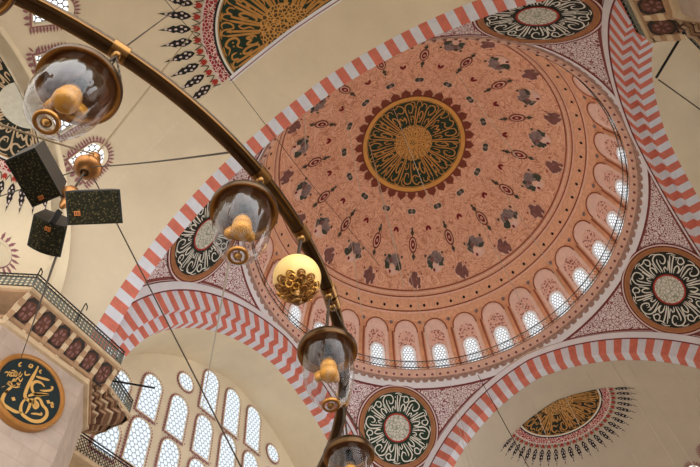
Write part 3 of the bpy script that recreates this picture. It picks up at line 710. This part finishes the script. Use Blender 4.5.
def balcony(s, label, loc):
    t = thing('balcony', label, 'balcony', loc)
    mb = MB(); mb.prism(flip(SLAB, s), -14.12, -13.97, 'stone_cream')
    ins = [(x * .995 - .05, y + .06) for x, y in SLAB]; mb.prism(flip(ins, s), -14.22, -14.12, 'stone_tan'); mb.build('slab', t)
    # sloped soffit with painted coffers between stone consoles
    def under(x, q, off=0.0):                         # q 0 at the slab edge, 1 at the wall
        y = 10.86 + .075 * (x + 17) + (11.62 - 10.86 - .07 * (x + 17)) * q
        return Vector((x, s * (y), -14.2 - .75 * q - off))
    mb = MB(); mb.quadgrid([[under(x, q) for q in (0, .5, 1)] for x in (-17.1, -15, -13.2, -12.5)], 'soffit_brown'); mb.build('soffit', t)
    NBAY = 6; x0, x1 = -17.0, -12.55; dx = (x1 - x0) / NBAY
    for k in range(NBAY):
        xc = x0 + (k + .5) * dx
        mb = MB(); f = lambda u, v: under(xc + u * .34, .46 + v * .47, .03)
        mb.poly([f(cos(PI / 8 + j * PI / 4) * 1.08, sin(PI / 8 + j * PI / 4) * 1.08) for j in range(8)], 'coffer_dark')
        f2 = lambda u, v: under(xc + u * .31, .46 + v * .46, .045)
        random.seed(k); blob(mb, (0, 0), .8, .8, 0, f2, 'coffer', 10, .15)
        for j in range(6): blob(mb, (.45 * cos(j * PI / 3), .45 * sin(j * PI / 3)), .2, .14, j * PI / 3, lambda u, v: under(xc + u * .31, .46 + v * .46, .055), 'motif_purple', 8, .2)
        mb.build('coffer', t)
        mb = MB()
        for j in range(5): blob(mb, (xc - .2 + .1 * j, 0), .05, .05, 0, lambda u, v: under(u, .93 + v, .04), 'coffer_dark', 7, .3)
        mb.build('painted_frieze', t)
    for k in range(NBAY + 1):                         # stepped consoles
        xc = x0 + k * dx; mb = MB()
        for q0, q1, dep, wd in ((0.0, .22, .10, .17), (.2, .42, .16, .19), (.4, .62, .2, .2), (.6, .84, .22, .18), (.8, 1.02, .2, .15)):
            p = [under(xc + sx * wd / 2, q, d) for q in (q0, q1) for d in (-.05, dep) for sx in (-1, 1)]
            mb.add(p, [(0, 1, 3, 2), (4, 6, 7, 5), (0, 4, 5, 1), (2, 3, 7, 6), (0, 2, 6, 4), (1, 5, 7, 3)], 'stone_cream' if q0 in (0.0, .4, .8) else 'stone_tan')
        mb.build('console', t)
    # stalactite corner: tiers stepping in from the slab to the pier
    outer = [(-12.45, 11.12), (-12.32, 12.1), (-10.25, 12.85), (-10.45, 14.45)]; inner = [(-13.25, 11.8), (-12.7, 12.4), (-11.9, 13.2), (-11.65, 13.9)]
    for k in range(5):
        tq = k / 5 * .95; mb = MB(); pl = []
        for i in range(3):
            A, B = lerp(outer[i], inner[i], tq), lerp(outer[i + 1], inner[i + 1], tq)
            nseg = 2 if i == 1 else 1
            nsc = 3 if i == 1 else 2
            for j in range(nsc * 2):
                p = lerp(A, B, j / (nsc * 2)); d = (B - A).normalized(); nn = Vector((d.y, -d.x))
                pl.append(tuple(p + nn * (.13 if j % 2 else -.05)))
        pl += [tuple(lerp(outer[3], inner[3], tq)), (-11.7, 14.2), (-13.3, 12.4)]
        z1 = -14.12 - k * .17
        mb.prism(flip(pl, s), z1 - .10, z1, 'stone_cream' if k % 2 == 0 else 'stone_tan')
        pl2 = [tuple(lerp(p, (-12.6, 13.2), .06)) for p in pl]
        mb.prism(flip(pl2, s), z1 - .17, z1 - .10, 'coffer' if k % 2 else 'soffit_brown')
        mb.build('stalactite_tier', t)
    # railing
    path = [(-18.3, 12.28), (-17.05, 10.85), (-12.47, 11.16), (-12.36, 12.16), (-10.28, 12.86), (-10.46, 14.4)]
    mb = MB(); lat = MB(); r = .03
    for i in range(len(path) - 1):
        a, b = Vector(path[i]), Vector(path[i + 1]); a.y *= s; b.y *= s; L = (b - a).length
        for z in (-13.2, -13.9, -13.36): mb.tube([(a.x, a.y, z), (b.x, b.y, z)], r, 'iron', 6)
        nb = max(3, int(L / .17)); d = (b - a) / nb
        for j in range(nb):
            p, q = a + d * j, a + d * (j + 1); mdl = (p + q) / 2
            lat.tube([(p.x, p.y, -13.95), (p.x, p.y, -13.2)], .02, 'iron_lattice', 4, False)
            for z in (-13.47, -13.63, -13.79):
                ring_ = [(mdl.x + (q - p).x * .42 * cos(w_), mdl.y + (q - p).y * .42 * cos(w_), z + .075 * sin(w_)) for w_ in [2 * PI * e / 8 for e in range(9)]]
                lat.tube(ring_, .02, 'iron_lattice', 4, False)
    mb.build('handrail', t); lat.build('lattice', t)
    return t
pier(1, 'north_west'); pier(-1, 'south_west').location.y = .38
balc_n = balcony(1, 'carved stone balcony with iron railing above the round green and gold inscription', (-15, 12.0, -14.1))
balc_s = balcony(-1, 'carved stone balcony corner jutting over the top of the zigzag striped arch', (-15, -12.0, -14.1)); balc_s.location.y += .38
# railing of the gallery at the foot of the window wall
t = thing('gallery_railing', 'black iron gallery railing below the lattice windows, beside the stone pier', 'railing', (-4, 16, -14.2))
mb = MB(); lat = MB()
for z in (-13.15, -13.3, -14.1): mb.tube([(-10.2, 16, z), (8, 16, z)], .035, 'iron', 6)
mb.build('handrail', t)
for j in range(108):
    x = -10.2 + j * .17
    for z in (-13.45, -13.64, -13.83, -14.0): lat.tube([(x + .075 * cos(w_ * PI / 4), 16, z + .085 * sin(w_ * PI / 4)) for w_ in range(9)], .016, 'iron', 4, False)
lat.build('lattice', t)
mb = MB(); mb.box((-1, 16.5, -14.25), 18.6, 1.2, .2, 'stone_cream'); structure(mb.build('trim_6'))

# ---- lamp brackets reaching out from the balcony railings
def bracket(s, label):
    tip = Vector((-10.67, s * 10.8, -13.2)); root = Vector((-11.9, s * 12.2, -13.4))
    mb = MB(); mb.tube([root, tip], .045, 'iron', 8); mb.build('bracket_arm', balc_s)
    return tip
tipS = bracket(-1, 'black iron rod reaching out from the balcony across pale plaster near the top corner')
rt = at(108, 380, 1, 12.2); tp = at(155, 388, 1, 12.2); tp2 = at(155, 388, 2, rt.z + .15)
mb = MB(); mb.tube([rt, tp2], .04, 'iron', 8); mb.build('bracket_arm', balc_n)
for (x, y, x2, y2, lab) in ((33, 283, 41, 268, 'small curved iron hook on the balcony railing corner'), (76, 322, 86, 303, 'small curved iron hook halfway along the balcony railing')):
    p = at(x, y, 1, 10.95); q = at(x2, y2, 1, 10.95); mb = MB()
    mid = (p + q) / 2 + Vector((-.12, -.1, .2)); pts = [p + (q - p) * (k / 8) + Vector((0, 0, .22)) * sin(PI * k / 8) for k in range(9)] + [q + Vector((.12, 0, -.12)), q + Vector((.14, 0, -.3))]
    mb.tube(pts, .022, 'iron', 6); mb.build('railing_hook', balc_n)

# ---- round inscription hung on the pier
RCX, RCZ, RY, RR = -15.127, -17.04, 11.56, 1.352
t = thing('inscription_roundel', 'round dark green board with gold Arabic script and a gilded rim on the stone pier', 'inscription board', (RCX, RY, RCZ))
def rp(off): return lambda u, v: Vector((RCX + u, RY - off, RCZ + v))
b = MB(); disc(b, .01, RR * .88, rp(.02), 'roundel_green', 48, 3); b.build('field', t)
b = MB(); rows = [[rp(o)(r * cos(2 * PI * j / 64), r * sin(2 * PI * j / 64)) for j in range(64)] for r, o in ((RR * .87, .02), (RR * .88, .07), (RR * .92, .1), (RR * .97, .1), (RR, .05), (RR, -.17))]
b.quadgrid(rows, 'roundel_rim', True); b.build('rim', t)
b = MB(); b.add([rp(-.16)(RR * .98 * cos(2 * PI * j / 48), RR * .98 * sin(2 * PI * j / 48)) for j in range(48)], [list(range(48))], 'stone_tan'); b.build('backing', t)
b = MB()
def stroke(px, w, oy, taper=.35):
    P = []
    for x, y in px:
        q = at(x / 10.606, oy + y / 10.606, 1, RY); P.append((q.x - RCX, q.z - RCZ))
    ribbon(b, P, w * 1.2, rp(.035), 'script_gold', taper=taper)
stroke([(400, 175), (360, 255), (310, 345), (268, 440), (258, 500), (290, 535), (345, 565), (385, 600)], .10, 350)
stroke([(375, 285), (440, 305), (518, 325)], .075, 350)
stroke([(465, 395), (430, 355), (375, 340), (335, 370), (335, 430), (370, 475), (440, 480), (510, 478)], .085, 350)
stroke([(415, 432), (480, 438), (535, 428), (550, 400), (530, 395)], .065, 350)
stroke([(290, 70), (350, 50), (430, 48), (510, 50)], .08, 390)
stroke([(275, 90), (235, 130), (212, 190), (220, 250), (275, 300), (350, 335), (430, 330), (485, 280), (485, 215), (445, 165), (420, 110), (385, 90), (350, 110)], .10, 390)
stroke([(350, 110), (345, 160), (365, 195), (395, 170), (375, 130), (320, 110), (310, 160), (285, 220), (260, 255)], .085, 390)
stroke([(320, 255), (380, 258), (430, 265), (428, 240)], .06, 390)
stroke([(80, 5), (40, 50), (18, 105), (30, 155), (90, 200), (160, 235), (225, 245)], .10, 390)
stroke([(120, 395), (80, 425), (45, 465)], .07, 350)
stroke([(10, 400), (45, 388)], .05, 350)
for px, oy in (((135, 100), 390), ((505, 130), 390), ((545, 150), 390), ((545, 175), 390)):
    q = at(px[0] / 10.606, oy + px[1] / 10.606, 1, RY); u, v = q.x - RCX, q.z - RCZ; s_ = .085
    b.poly([rp(.035)(u + a_, v + c_) for a_, c_ in ((s_, 0), (0, s_), (-s_, 0), (0, -s_))], 'script_gold')
for pts in ([(225, 135), (200, 150), (195, 175), (220, 172)], [(320, 150), (300, 180), (325, 190), (338, 168), (318, 155)], [(435, 215), (412, 235), (430, 255)], [(262, 225), (262, 270), (315, 262)]): stroke(pts, .045, 350)
random.seed(5)
for k in range(11):                                   # the small knot of script at the side
    cx_, cy_ = 140 + random.uniform(-60, 60), 300 + random.uniform(-70, 70)
    stroke([(cx_ - 40, cy_ + random.uniform(-25, 25)), (cx_ - 10, cy_ - 22), (cx_ + 15, cy_ + 18), (cx_ + 42, cy_ + random.uniform(-25, 25))], .035, 350)
stroke([(70, 350), (100, 385), (150, 400), (205, 395)], .04, 350)
b.build('lettering', t)

# ---------------------------------------------------------------- the ring chandelier
K = 1.2
def rel(x, y, h): d = ray(x, y); d = d * (h / d.z); return CAM + d * K         # the point of the picture h*K above the eye
RC = CAM + Vector((.7612, 2.8279, 2.2)) * K; RRAD = 2.0605 * K
def ring_at(deg, h=2.2): return Vector((RC.x + RRAD * cos(radians(deg)), RC.y + RRAD * sin(radians(deg)), CAM.z + h * K))
t = thing('chandelier_ring', 'huge curved brass tube of a ring chandelier sweeping across the view', 'chandelier', RC)
TR = .029 * K
mb = MB(); rows = []
for j in range(181):
    a = 2 * PI * j / 180; c = RC + Vector((cos(a), sin(a), 0)) * RRAD; rows.append([c + (Vector((cos(a), sin(a), 0)) * cos(2 * PI * q / 14) + Vector((0, 0, 1)) * sin(2 * PI * q / 14)) * TR for q in range(14)])
mb.quadgrid(rows, 'brass_dark', True); mb.build('ring_tube', t, True)
mb = MB()
for a_off in (-.8, .8):
    rows = []
    for j in range(181):
        a = 2 * PI * j / 180; c = RC + Vector((cos(a), sin(a), 0)) * (RRAD + a_off * TR) - Vector((0, 0, TR * .62)); rows.append([c + (Vector((cos(a), sin(a), 0)) * cos(2 * PI * q / 6) + Vector((0, 0, 1)) * sin(2 * PI * q / 6)) * TR * .17 for q in range(6)])
    mb.quadgrid(rows, 'brass', True)
mb.build('bead_moulding', t, True)
def deg_of(p): return math.degrees(atan2(p.y - RC.y, p.x - RC.x))
def collar(deg):
    a = radians(deg); tn = Vector((-sin(a), cos(a), 0)); c = ring_at(deg); mb = MB()
    mb.tube([c - tn * .035, c - tn * .03, c + tn * .03, c + tn * .035], TR * 1.22, 'brass', 14)
    d = c - Vector((0, 0, TR * 1.5)); mb.lathe([(.001, -.022), (.016, -.016), (.022, 0), (.016, .016), (.001, .022)], 'brass', 12, d)
    mb.build('collar', t, True)
lamp_px = [(119, 53, 1.79), (262, 175, 1.895), (326, 291, 1.815), (346, 398, 1.845)]
lamp_deg = [deg_of(rel(x, y, 2.2)) for x, y, _ in lamp_px]
lamp_deg.append(-125.0)
glob_deg = deg_of(rel(297, 235, 2.2))
for dg_ in lamp_deg: collar(dg_)
collar(-69.0); collar(glob_deg)
# ---- glass lamps
LABELS = ['brass rimmed glass lamp hanging in front of the half-dome windows near the black loudspeakers',
          'brass rimmed glass lamp overlapping a white script roundel',
          'brass rimmed glass lamp hanging just below the ivory globe ornament',
          'brass rimmed glass lamp cut off by the bottom edge of the photo',
          'brass rim of a lamp just showing in the top corner of the photo']
RIMR = .121 * K
def make_lamp():
    r = thing('glass_lamp', LABELS[0], 'hanging lamp', (0, 0, -Z0), 'glass lamps hung from the brass ring')
    mb = MB(); mb.lathe([(.0, .085), (.03, .08), (.10, .065), (.86 * RIMR, .045), (.96 * RIMR, .03), (RIMR, .016), (RIMR * 1.01, .0), (.985 * RIMR, -.012)], 'brass_dark', 48); mb.lathe([(.80 * RIMR, .018), (.7 * RIMR, .03), (.4 * RIMR, .042), (.001, .045)], 'lamp_inner', 48); cap_ = mb.build('brass_cap', r, True, True)
    mb = MB(); mb.lathe([(RIMR * .985, -.012), (RIMR * .95, -.013), (RIMR * .9, -.004), (RIMR * .84, .004), (RIMR * .80, .018)], 'brass_rim', 48); mb.build('rim', r, True, True)
    H = .278 * K
    mb = MB(); mb.lathe([(.81 * RIMR, .01), (.83 * RIMR, -.15 * H), (.83 * RIMR, -.4 * H), (.77 * RIMR, -.6 * H), (.64 * RIMR, -.78 * H), (.47 * RIMR, -.9 * H), (.3 * RIMR, -.955 * H), (.27 * RIMR, -1.0 * H), (.2 * RIMR, -1.01 * H), (.001, -1.01 * H)], 'lamp_glass', 40); mb.build('glass_bell', r, True, True)
    mb = MB(); mb.lathe([(.28 * RIMR, -.97 * H), (.29 * RIMR, -1.0 * H), (.25 * RIMR, -1.025 * H), (.2 * RIMR, -1.015 * H), (.19 * RIMR, -1.0 * H)], 'brass_rim', 24); mb.lathe([(.12 * RIMR, -1.0 * H), (.1 * RIMR, -1.03 * H), (.04 * RIMR, -1.05 * H), (.001, -1.07 * H)], 'brass', 24); mb.build('finial', r, True, True)
    mb = MB(); mb.lathe([(.02, .03), (.022, -.04), (.034, -.045), (.034, -.075), (.026, -.08)], 'brass_dark', 20); mb.build('socket', cap_, True, True)
    mb = MB(); mb.lathe([(.024, -.07), (.034, -.08), (.04, -.10), (.034, -.11), (.036, -.12), (.044, -.135), (.042, -.16), (.03, -.175), (.001, -.18)], 'bulb_gold', 18); mb.box((.045, 0, -.12), .05, .025, .05, 'bulb_gold'); mb.box((-.02, .045, -.15), .03, .03, .04, 'bulb_gold'); mb.build('bulb', r, True, True)
    return r
proto = make_lamp()
def copy_tree(o, parent=None):
    c = o.copy(); C.objects.link(c)
    if parent is not None: c.parent = parent
    for ch in [x for x in list(bpy.data.objects) if x.parent == o]: copy_tree(ch, c)
    return c
def kids(o): return [x for x in bpy.data.objects if x.parent == o]
hs = [p[2] for p in lamp_px] + [1.82]
rims = [(79, 86.5), (244, 212), (327.5, 352), (349, 456), (-31, -27)]
lamps = [proto] + [copy_tree(proto) for _ in range(4)]
for i, o in enumerate(lamps):
    p = rel(rims[i][0], rims[i][1], hs[i]); o.location = (p.x, p.y, p.z + Z0); o['label'] = LABELS[i]
    c_ = ring_at(lamp_deg[i]) - Vector((0, 0, TR * 1.7))
    mb = MB(); mb.tube([p + Vector((0, 0, .07)), c_], .006, 'chain', 8); mb.build('hanging_rod', o)
    dr_ = Vector((c_.x - p.x, c_.y - p.y, 0)).normalized() if i < 2 else Vector((1, 0, 0)); sd_ = Vector((-dr_.y, dr_.x, 0))
    for e_ in ((-.75, .66), (.75, .66)):
        q_ = p + (sd_ * e_[0] + dr_ * e_[1]) * RIMR * .98 + Vector((0, 0, .02)); mb = MB()
        for k in range(10): mb.tube([q_.lerp(c_, k / 10), q_.lerp(c_, (k + 1) / 10)], .0045 if k % 2 else .003, 'chain', 6)
        mb.build('chain', o)
# ---- ivory globe with gilt filigree
GR = .092 * K; gp = ring_at(glob_deg, 1.88)
gp = CAM + (ray(297, 278) * (1.88 / ray(297, 278).z)) * K
t = thing('globe_lamp', 'ivory globe ornament with gilded filigree cup hanging from the brass ring', 'globe ornament', gp)
mb = MB(); mb.lathe([(GR * sin(PI * k / 24), GR * cos(PI * k / 24)) for k in range(25)], 'globe_ivory', 40, gp); mb.build('globe', t, True)
mb = MB(); random.seed(3)
for row, (th, nn_, sz) in enumerate(((2.3, 11, .021), (2.47, 10, .02), (2.64, 8, .02), (2.81, 6, .019), (2.98, 4, .018))):
    for k in range(nn_):
        a = 2 * PI * (k + .5 * (row % 2)) / nn_; r = GR * .985
        c = gp + Vector((r * sin(th) * cos(a), r * sin(th) * sin(a), r * cos(th))); nrm = (c - gp).normalized()
        u = nrm.orthogonal().normalized(); w = nrm.cross(u); tl = random.uniform(-.5, .5)
        R1 = sz * K * .66
        loop = [c + (u * cos(e_ * PI / 5) + w * sin(e_ * PI / 5)) * R1 + nrm * (.006 + R1 * tl * cos(e_ * PI / 5)) for e_ in range(11)]
        mb.tube(loop, .0045, 'brass_rim' if (k + row) % 3 else 'brass_bright', 6, False)
        rows = [[c + (u * cos(j * PI / 4) + w * sin(j * PI / 4)) * R1 * .72 * sin(PI * i / 6) + nrm * R1 * .55 * cos(PI * i / 6) for j in range(8)] for i in range(7)]
        mb.quadgrid(rows, 'brass_boss' if (k * 2 + row) % 3 else 'brass', True)
mb.build('filigree_cup', t, True)
mb = MB(); mb.lathe([(.018, -GR * .98), (.03, -GR * 1.05), (.012, -GR * 1.12), (.012, -GR * 1.5), (.02, -GR * 1.53), (.02, -GR * 1.6), (.001, -GR * 1.66)], 'brass', 16, gp); mb.build('pendant', t, True)
mb = MB(); mb.tube([gp + Vector((0, 0, GR * .97)), ring_at(glob_deg) - Vector((0, 0, TR))], .009, 'chain', 8); mb.build('hanging_rod', t)

# ---- boss and loudspeakers on the axis of the ring
def axis(x, y, h): return rel(x, y, h)
b1, b2 = axis(88, 167, 4.8), axis(70, 195, 4.4)
t = thing('chain_boss', 'turned brass boss where the chains of the chandelier meet, above the loudspeakers', 'brass boss', b1)
sc_ = lambda P, k: [(r * k, z * k) for r, z in P]
mb = MB(); mb.lathe(sc_([(.001, -.14), (.05, -.13), (.06, -.10), (.10, -.10), (.17, -.05), (.18, 0), (.16, .05), (.08, .09), (.05, .14), (.06, .2), (.09, .26), (.08, .32), (.03, .36), (.001, .4)], .77), 'brass_boss', 28, b1); mb.build('body', t, True)
mb = MB(); mb.lathe(sc_([(.03, -.145), (.06, -.15), (.055, -.17), (.03, -.17)], .77), 'brass_dark', 20, b1); mb.build('socket', t, True)
t = thing('chain_boss', 'smaller brass knob with an iron strap between the three loudspeakers', 'brass boss', b2)
mb = MB(); mb.lathe(sc_([(.001, -.34), (.035, -.32), (.05, -.27), (.06, -.2), (.04, -.14), (.1, -.08), (.13, 0), (.11, .07), (.05, .12), (.03, .2), (.001, .22)], .72), 'brass_boss', 24, b2); mb.build('body', t, True)
mb = MB(); q = axis(62, 208, 4.3); mb.box((q + b2) / 2 - Vector((0, 0, .3)), .05, .03, .22, 'iron'); mb.build('strap', t)
mb = MB(); mb.tube([b2 + Vector((0, 0, .17)), b1 - Vector((0, 0, .14))], .012, 'chain', 8); tag(mb.build('hanging_chain'), 'short dark chain link between the two brass bosses', 'chain')
def speaker(px, hs_, depth, label, curved=False, badge=(.3, .78), badge_r=.026, back=None):
    P = [rel(x, y, h) for (x, y), h in zip(px, hs_)]   # corners of the front: a b c d around
    c = sum(P, Vector()) / 4
    t = thing('loudspeaker', label, 'loudspeaker', c, 'loudspeakers hung at the centre of the chandelier')
    u = ((P[1] - P[0]) + (P[2] - P[3])) / 2; v = ((P[3] - P[0]) + (P[2] - P[1])) / 2
    n = u.cross(v).normalized()
    if n.dot(c - CAM) < 0: n = -n
    if back is None: back = n
    o = P[0]; W, H = u, v
    F = lambda a, b, d=0.0: c + W * (a - .5) + H * (b - .5) + back * d
    bul = (lambda a: -.06 * (1 - (2 * a - 1) ** 2)) if curved else (lambda a: 0)
    N = 8
    mb = MB(); fr_ = [F(a / N, 0, bul(a / N)) for a in range(N + 1)]; fr2 = [F(a / N, 1, bul(a / N)) for a in range(N + 1)]
    k = .72
    bk = lambda a, b: c + W * (a - .5) * k + H * (b - .5) * (.92 if not curved else .8) + back * depth
    mb.quadgrid([[F(0, b, 0) for b in (0, 1)], [bk(0, b) for b in (0, 1)]], 'speaker_side'); mb.quadgrid([[F(1, b, 0) for b in (0, 1)], [bk(1, b) for b in (0, 1)]], 'speaker_side')
    mb.quadgrid([fr_, [bk(a / N, 0) for a in range(N + 1)]], 'speaker_side'); mb.quadgrid([fr2, [bk(a / N, 1) for a in range(N + 1)]], 'speaker_side')
    mb.poly([bk(0, 0), bk(1, 0), bk(1, 1), bk(0, 1)], 'speaker_side'); mb.build('cabinet', t)
    g_ = MB(); e = .035
    g_.quadgrid([[F(e + (1 - 2 * e) * a / N, e, bul(a / N) - .008) for a in range(N + 1)], [F(e + (1 - 2 * e) * a / N, 1 - e, bul(a / N) - .008) for a in range(N + 1)]], 'speaker_grille')
    g_.quadgrid([fr_, fr2], 'speaker_black'); gr_ = g_.build('grille', t)
    bd = MB(); uu, vv = W.normalized(), H.normalized(); q = F(*badge, bul(badge[0]) - .016)
    bd.poly([q + uu * x * badge_r + vv * y * badge_r for x, y in ((-1, -.8), (1, -.8), (1, .8), (-1, .8))], 'badge')
    q = q - back * .004
    for x in (-.55, 0, .55): bd.poly([q + uu * (x + a_) * badge_r + vv * y * badge_r for a_, y in ((-.12, -.55), (.12, -.55), (.12, .55), (-.12, .55))], 'speaker_black')
    bd.build('badge', gr_)
    return t, c, back
h1 = 4.35
tt, c1, bk1 = speaker([(4.5, 161), (34.5, 147.5), (61.5, 195.5), (32.4, 207.5)], [4.3, 4.3, 4.3, 4.3], .38, 'black loudspeaker tilted steeply, uppermost of the three, with an orange badge at its lower end', badge=(.42, .88), back=(axis(50, 160, 4.75) - axis(33, 178, 4.3)).normalized())
speaker([(65, 191), (120, 189.5), (123, 223), (67.5, 225.5)], [4.02, 4.02, 3.86, 3.86], .32, 'black loudspeaker lying level with a speckled grille, closest to the striped arch', badge=(.19, .66), back=(axis(93, 200, 5.0) - axis(94, 207, 4.4)).normalized())
speaker([(33, 213.5), (68, 227), (60, 257), (27.6, 245.5)], [4.3, 4.3, 4.2, 4.2], .34, 'olive black loudspeaker with a bowed front, lowest of the three at the chandelier', True, badge=(.5, .2), back=(axis(60, 216, 4.75) - axis(47, 235, 4.25)).normalized())

# ---- chains, ropes and cables
def line(pts, r, m, name, label, sag=0.0, twist=True, trim=(0, 0)):
    P = [Vector(p) for p in pts]; mb = MB(); out = []
    a_, b_ = (P[1] - P[0]).normalized(), (P[-2] - P[-1]).normalized(); P[0] = P[0] + a_ * trim[0]; P[-1] = P[-1] + b_ * trim[1]
    for i in range(len(P) - 1):
        n = 24
        for k in range(n): q = P[i].lerp(P[i + 1], k / n); out.append(q - Vector((0, 0, sag * 4 * (k / n) * (1 - k / n))))
    out.append(P[-1])
    mb.tube(out, (lambda u: r * (1 + .25 * (int(u * 96) % 2))) if twist else r, m, 6)
    return tag(mb.build(name), label, 'chain' if 'chain' in name else 'cable')
line([b1, ring_at(-92.5)], .0055, 'chain', 'hanging_chain', 'dark chain running level from the brass boss to the brass ring', .03, trim=(.16, TR * 1.4))
line([b1 + Vector((0, 0, .3)), rel(-30, 114, 2.6)], .008, 'rope', 'hanging_rope', 'thick tan rope from the brass boss to the left edge under the topmost glass lamp', .02, trim=(.1, 0))
line([b1 + Vector((0, 0, .38)), at(222, -4, 2, -4)], .011, 'rope', 'hanging_rope', 'tan suspension rope rising from the brass boss past the brass tube to the ceiling', .0)
line([b1, rel(-20, 203, 5.4)], .006, 'chain', 'hanging_chain', 'dark chain passing behind the tilted loudspeaker to the left edge', trim=(.16, 0))
line([b1, ring_at(-18)], .0065, 'chain', 'hanging_chain', 'long dark chain from the level loudspeaker down across the striped arch and window wall', trim=(.16, TR * 1.4))
line([rel(58, 251, 4.55), at(21, 358, 1, RY - .1)], .014, 'chain', 'hanging_chain', 'dark chain from the loudspeakers to the top of the round green inscription')
line([rel(121, 50, 2.22), at(205, -12, 2, -4)], .004, 'chain', 'hanging_chain', 'thin dark wire rising from the ring collar of the topmost glass lamp', trim=(TR * 1.6, 0))
line([at(160, -6, 2, -8), at(226, 73, 2, -8), at(307, 179, 2, -7.5), at(380, 266, 2, -7)], .011, 'chain', 'hanging_cable', 'long dark cable crossing the half medallion corner and the dome painting')
line([rel(229, 262, 3.0), at(193, 457, 1, 15.5)], .008, 'cable', 'hanging_cable', 'thin pale wire hanging across the striped arch to the lattice windows', 0, False)
line([at(478, 375, 0, 11), at(530, 470, 0, 11)], .024, 'chain', 'hanging_cable', 'dark cable crossing the striped arch beside the far half medallion')
line([tipS, at(705, 113, 2, -13.6)], .022, 'chain', 'hanging_cable', 'thin dark wire from the iron rod tip to the edge of the photo', trim=(.1, 0))
for x, y, dp in ((690, 460, 17.5), (672, 460, 17.2), (700, 402, 17.0), (640, 467, 18), (600, 467, 18.2), (560, 467, 18.4), (470, 467, 15), (455, 400, 13.5)):
    p = at(x, y, 0, dp - 3.5)
    top = Vector((p.x, p.y, -1.3 if dp < 17 else -2.0))
    line([p - Vector((0, 0, 6)), top], .018, 'cable', 'hanging_cable', 'thin pale cable hanging straight down below the far half dome', 0, False)['group'] = 'straight cables below the far half dome'
for x, y in ((400, 270), (425, 190), (392, 233), (305, 135), (508, 145), (357, 175), (553, 270), (432, 355), (520, 300), (360, 300)):
    p = at(x, y, 2, 0)
    r_ = hypot(p.x, p.y)
    if r_ > 11.8: p *= 11.8 / r_; r_ = 11.8
    line([Vector((p.x, p.y, -2)), Vector((p.x, p.y, dome_pt(r_, 0).z - .45))], .022, 'cable', 'hanging_cable', 'thin pale cable hanging straight down from the painted dome', 0, False)['group'] = 'straight cables from the painted dome'

# ---- floor
mb = MB(); mb.box((0, 0, -33.79), 64, 64, .2, 'carpet'); structure(mb.build('floor'))

# ---------------------------------------------------------------- light
w = bpy.data.worlds.new('World'); bpy.context.scene.world = w; w.use_nodes = True
nt = w.node_tree; bg = nt.nodes['Background']                       # daylight of the open aisles, strongest from the south
tc = nt.nodes.new('ShaderNodeTexCoord'); dt = nt.nodes.new('ShaderNodeVectorMath'); dt.operation = 'DOT_PRODUCT'; dt.inputs[1].default_value = SUN_SIDE
nt.links.new(tc.outputs['Generated'], dt.inputs[0])
mr = nt.nodes.new('ShaderNodeMapRange'); mr.inputs[1].default_value = -1; mr.inputs[2].default_value = 1; mr.inputs[3].default_value = SKY_LO; mr.inputs[4].default_value = SKY_HI
nt.links.new(dt.outputs['Value'], mr.inputs[0]); nt.links.new(mr.outputs[0], bg.inputs[1]); 
mr2 = nt.nodes.new('ShaderNodeMapRange'); mr2.inputs[1].default_value = -.5; mr2.inputs[2].default_value = .9; nt.links.new(dt.outputs['Value'], mr2.inputs[0])
mxc = nt.nodes.new('ShaderNodeMixRGB'); mxc.inputs['Color1'].default_value = (1.0, .93, .82, 1); mxc.inputs['Color2'].default_value = (.97, 1.0, 1.05, 1); nt.links.new(mr2.outputs[0], mxc.inputs['Fac']); nt.links.new(mxc.outputs[0], bg.inputs[0])

for k in range(32):                                   # uplights added out of sight on the drum gallery to brighten the dome
    a = k * PI / 16; l = bpy.data.lights.new('added_uplight', 'AREA'); l.shape = 'RECTANGLE'; l.size = .14; l.size_y = 1.0; l.energy = UP_W; l.color = (1, .95, .88)
    o = bpy.data.objects.new('added_uplight', l); C.objects.link(o); p = ringpt(12.75, a, 1.5); d_ = Vector((-cos(a) * 1.25, -sin(a) * 1.25, 1)).normalized()
    o.matrix_world = Matrix.Translation((p.x, p.y, p.z + Z0)) @ d_.to_track_quat('-Z', 'X').to_matrix().to_4x4()
cam = bpy.data.cameras.new('Camera'); co = bpy.data.objects.new('Camera', cam); C.objects.link(co)
cam.sensor_width = 36; cam.lens = 36 * FPX / 700; cam.clip_start = .05; cam.clip_end = 300
M4 = CM.to_4x4(); M4.translation = CAM + Vector((0, 0, Z0)); co.matrix_world = M4
sc = bpy.context.scene; sc.camera = co
sc.view_settings.view_transform = 'Standard'; sc.view_settings.look = 'None'; sc.view_settings.exposure = 0.15; sc.view_settings.gamma = 1; sc.view_settings.use_curve_mapping = False
